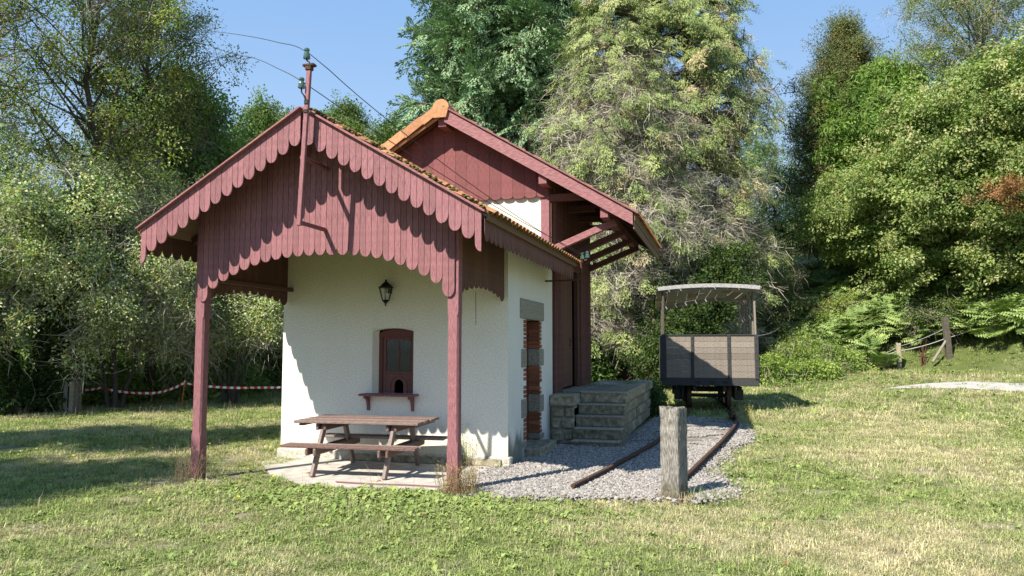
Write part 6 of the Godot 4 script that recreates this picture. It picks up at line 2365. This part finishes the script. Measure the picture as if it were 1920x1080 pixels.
func weed_mesh(seed_: int, n: int, l: float) -> ArrayMesh:
	var g := RandomNumberGenerator.new()
	g.seed = seed_
	var mb := MB.new()
	for i in n:
		var a := i * TAU_ / n + g.randf_range(-0.3, 0.3)
		var o := Vector3(cos(a), 0, sin(a))
		var s := Vector3(-o.z, 0, o.x)
		var ll := l * g.randf_range(0.6, 1.2)
		var up := g.randf_range(0.25, 0.8)
		var b := g.randf_range(0.8, 1.25)
		mb.col = Color(b * 0.95, b, b * 0.9)
		var m := o * ll * 0.5 + Vector3.UP * ll * up * 0.7
		var t := o * ll + Vector3.UP * ll * up * 0.55
		var w := ll * 0.2
		mb.tri(Vector3.ZERO, m + s * w, m)
		mb.tri(Vector3.ZERO, m, m - s * w)
		mb.tri(m, m + s * w, t)
		mb.tri(m, t, m - s * w)
	return mb.mesh()


func bare(x: float, d: float) -> bool:
	var p := Vector2(x, d)
	if Geometry2D.is_point_in_polygon(p, gravel_a) or Geometry2D.is_point_in_polygon(p, path_a):
		return true
	if x > -1.9 and x < 1.9 and d > 2.4 and d < 9.4:
		return true
	if x > 1.8 and x < 3.15 and d > 4.9 and d < 11.0:
		return true
	if x > -1.4 and x < 1.9 and d > 0.5 and d < 2.6 and d > 0.75 - 0.8 * (x + 0.6):
		return true
	return false


func lawn() -> void:
	var meshes := [tuft_mesh(1, 22, 0.065, 0.052, 0.0055, 0.95), tuft_mesh(2, 18, 0.07, 0.068, 0.0055, 1.0), tuft_mesh(3, 18, 0.06, 0.042, 0.007, 1.05), weed_mesh(4, 8, 0.068), tuft_mesh(5, 5, 0.05, 0.2, 0.004, 0.5), weed_mesh(6, 5, 0.036)]
	var wh := []
	var ti := []
	for k in meshes.size():
		wh.append([])
		ti.append(PackedColorArray())
	# three belts of lawn, thinner with distance from the halt's front
	var belts := [[-6.5, 12.0, -3.6, 2.6, 66000, 0.86], [-16.0, 16.0, 2.6, 11.0, 60000, 1.2], [-18.0, 24.0, 11.0, 29.0, 42000, 2.0]]
	for b in belts:
		for i in b[4]:
			var x := rr(b[0], b[1])
			var d := rr(b[2], b[3])
			# left and right edges of what can be seen, with a margin
			var fx := (x - 4.83)
			var fd := (d + 7.88)
			if fd < 1.0 or fx / fd < -1.35 or fx / fd > 0.52:
				continue
			if bare(x, d):
				if not (Geometry2D.is_point_in_polygon(Vector2(x, d), gravel_a) and rng.randf() < (0.02 + 0.12 * sms(4.2, 4.7, x) if d < 6 else 0.1 + 0.5 * sms(8.5, 10.5, d))) and not (x > 8.0 and rng.randf() < 0.12):
					continue
			var s := (x - 11.72) * 0.61 + (d - 26.43) * 0.79
			if s > (1.5 if x < 11.0 else 3.5):
				continue
			if rng.randf() < worn(x, d) * 0.85:
				continue
			var t := dry(x, d)
			var k := 0
			var u := rng.randf()
			if u < 0.3:
				k = 0
			elif u < 0.52:
				k = 1
			elif u < 0.72:
				k = 2
			elif u < 0.76:
				k = 3 if t < 0.4 else 1
			elif u < 0.975:
				k = 5 if t < 0.4 else 2
			else:
				k = 4
			var green_strip := exp(-(pow((x - 1.1) / 1.9, 2) + pow((d + 0.1) / 0.7, 2)))
			if k != 4 and rng.randf() < green_strip * 0.6:
				k = 3
			var sc: float = b[5] * rr(0.6, 1.25) * (1.0 + 0.5 * green_strip) * maxf(0.85, 1.0 + 0.6 * nz_b.get_noise_2d(x * 0.8 + 9.0, d * 0.8))
			var c := turf(clampf(t + rr(-0.35, 0.35), 0, 1)) * rr(0.7, 1.5)
			if k == 3 or k == 5:
				c = Color(0.18, 0.26, 0.07).lerp(Color(0.32, 0.38, 0.12), rng.randf())
			if k == 4:
				c = Color(0.44, 0.39, 0.25) * rr(0.7, 1.2)
			wh[k].append(Transform3D(Basis.from_euler(Vector3(rr(-0.15, 0.15), rr(0, TAU_), rr(-0.15, 0.15))).scaled(Vector3(sc, sc * rr(0.8, 1.3), sc)), q(x, gy(x, d), d)))
			ti[k].push_back(c)
	var g := Node3D.new()
	add("lawn_grass", g, self)
	tag(g, "", "", "", "stuff")
	for k in meshes.size():
		tag(many("grass", meshes[k], M.grass, wh[k], ti[k], g), "", "", "", "stuff")
	# small yellow flowers dotted over the left and far lawn
	var fl := MB.new()
	for k in 6:
		var a := k * TAU_ / 6
		fl.tri(Vector3(0, 0.08, 0), Vector3(cos(a) * 0.014, 0.086, sin(a) * 0.014), Vector3(cos(a + 0.9) * 0.014, 0.086, sin(a + 0.9) * 0.014))
	var fw := []
	var fc := PackedColorArray()
	for i in 420:
		var x := rr(-14.0, 12.0)
		var d := rr(-1.0, 14.0)
		if bare(x, d) or (x > 0 and rng.randf() < 0.65):
			continue
		fw.append(Transform3D(Basis.from_euler(Vector3(rr(-0.3, 0.3), rr(0, 6), rr(-0.3, 0.3))).scaled(Vector3.ONE * rr(0.9, 1.6)), on(x, d)))
		fc.push_back(Color(0.75, 0.58, 0.03))
	tag(many("yellow_flowers", fl.mesh(), M.grass, fw, fc), "", "", "", "stuff")
	# fallen leaves
	var lv := leaf_spray(777, 1, 0.0, 0.07, 0.05, 1.0, 0.0, 3.0, 0)
	fw = []
	fc = PackedColorArray()
	for i in 160:
		var x := rr(-12.0, 10.0)
		var d := rr(-2.5, 12.0)
		fw.append(Transform3D(Basis.from_euler(Vector3(rr(-0.4, 0.4), rr(0, 6), rr(-0.4, 0.4))), on(x, d) + Vector3.UP * 0.05))
		fc.push_back(Color(0.3, 0.17, 0.07).lerp(Color(0.4, 0.33, 0.12), rng.randf()))
	tag(many("fallen_leaves", lv, M.leaf, fw, fc), "", "", "", "stuff")
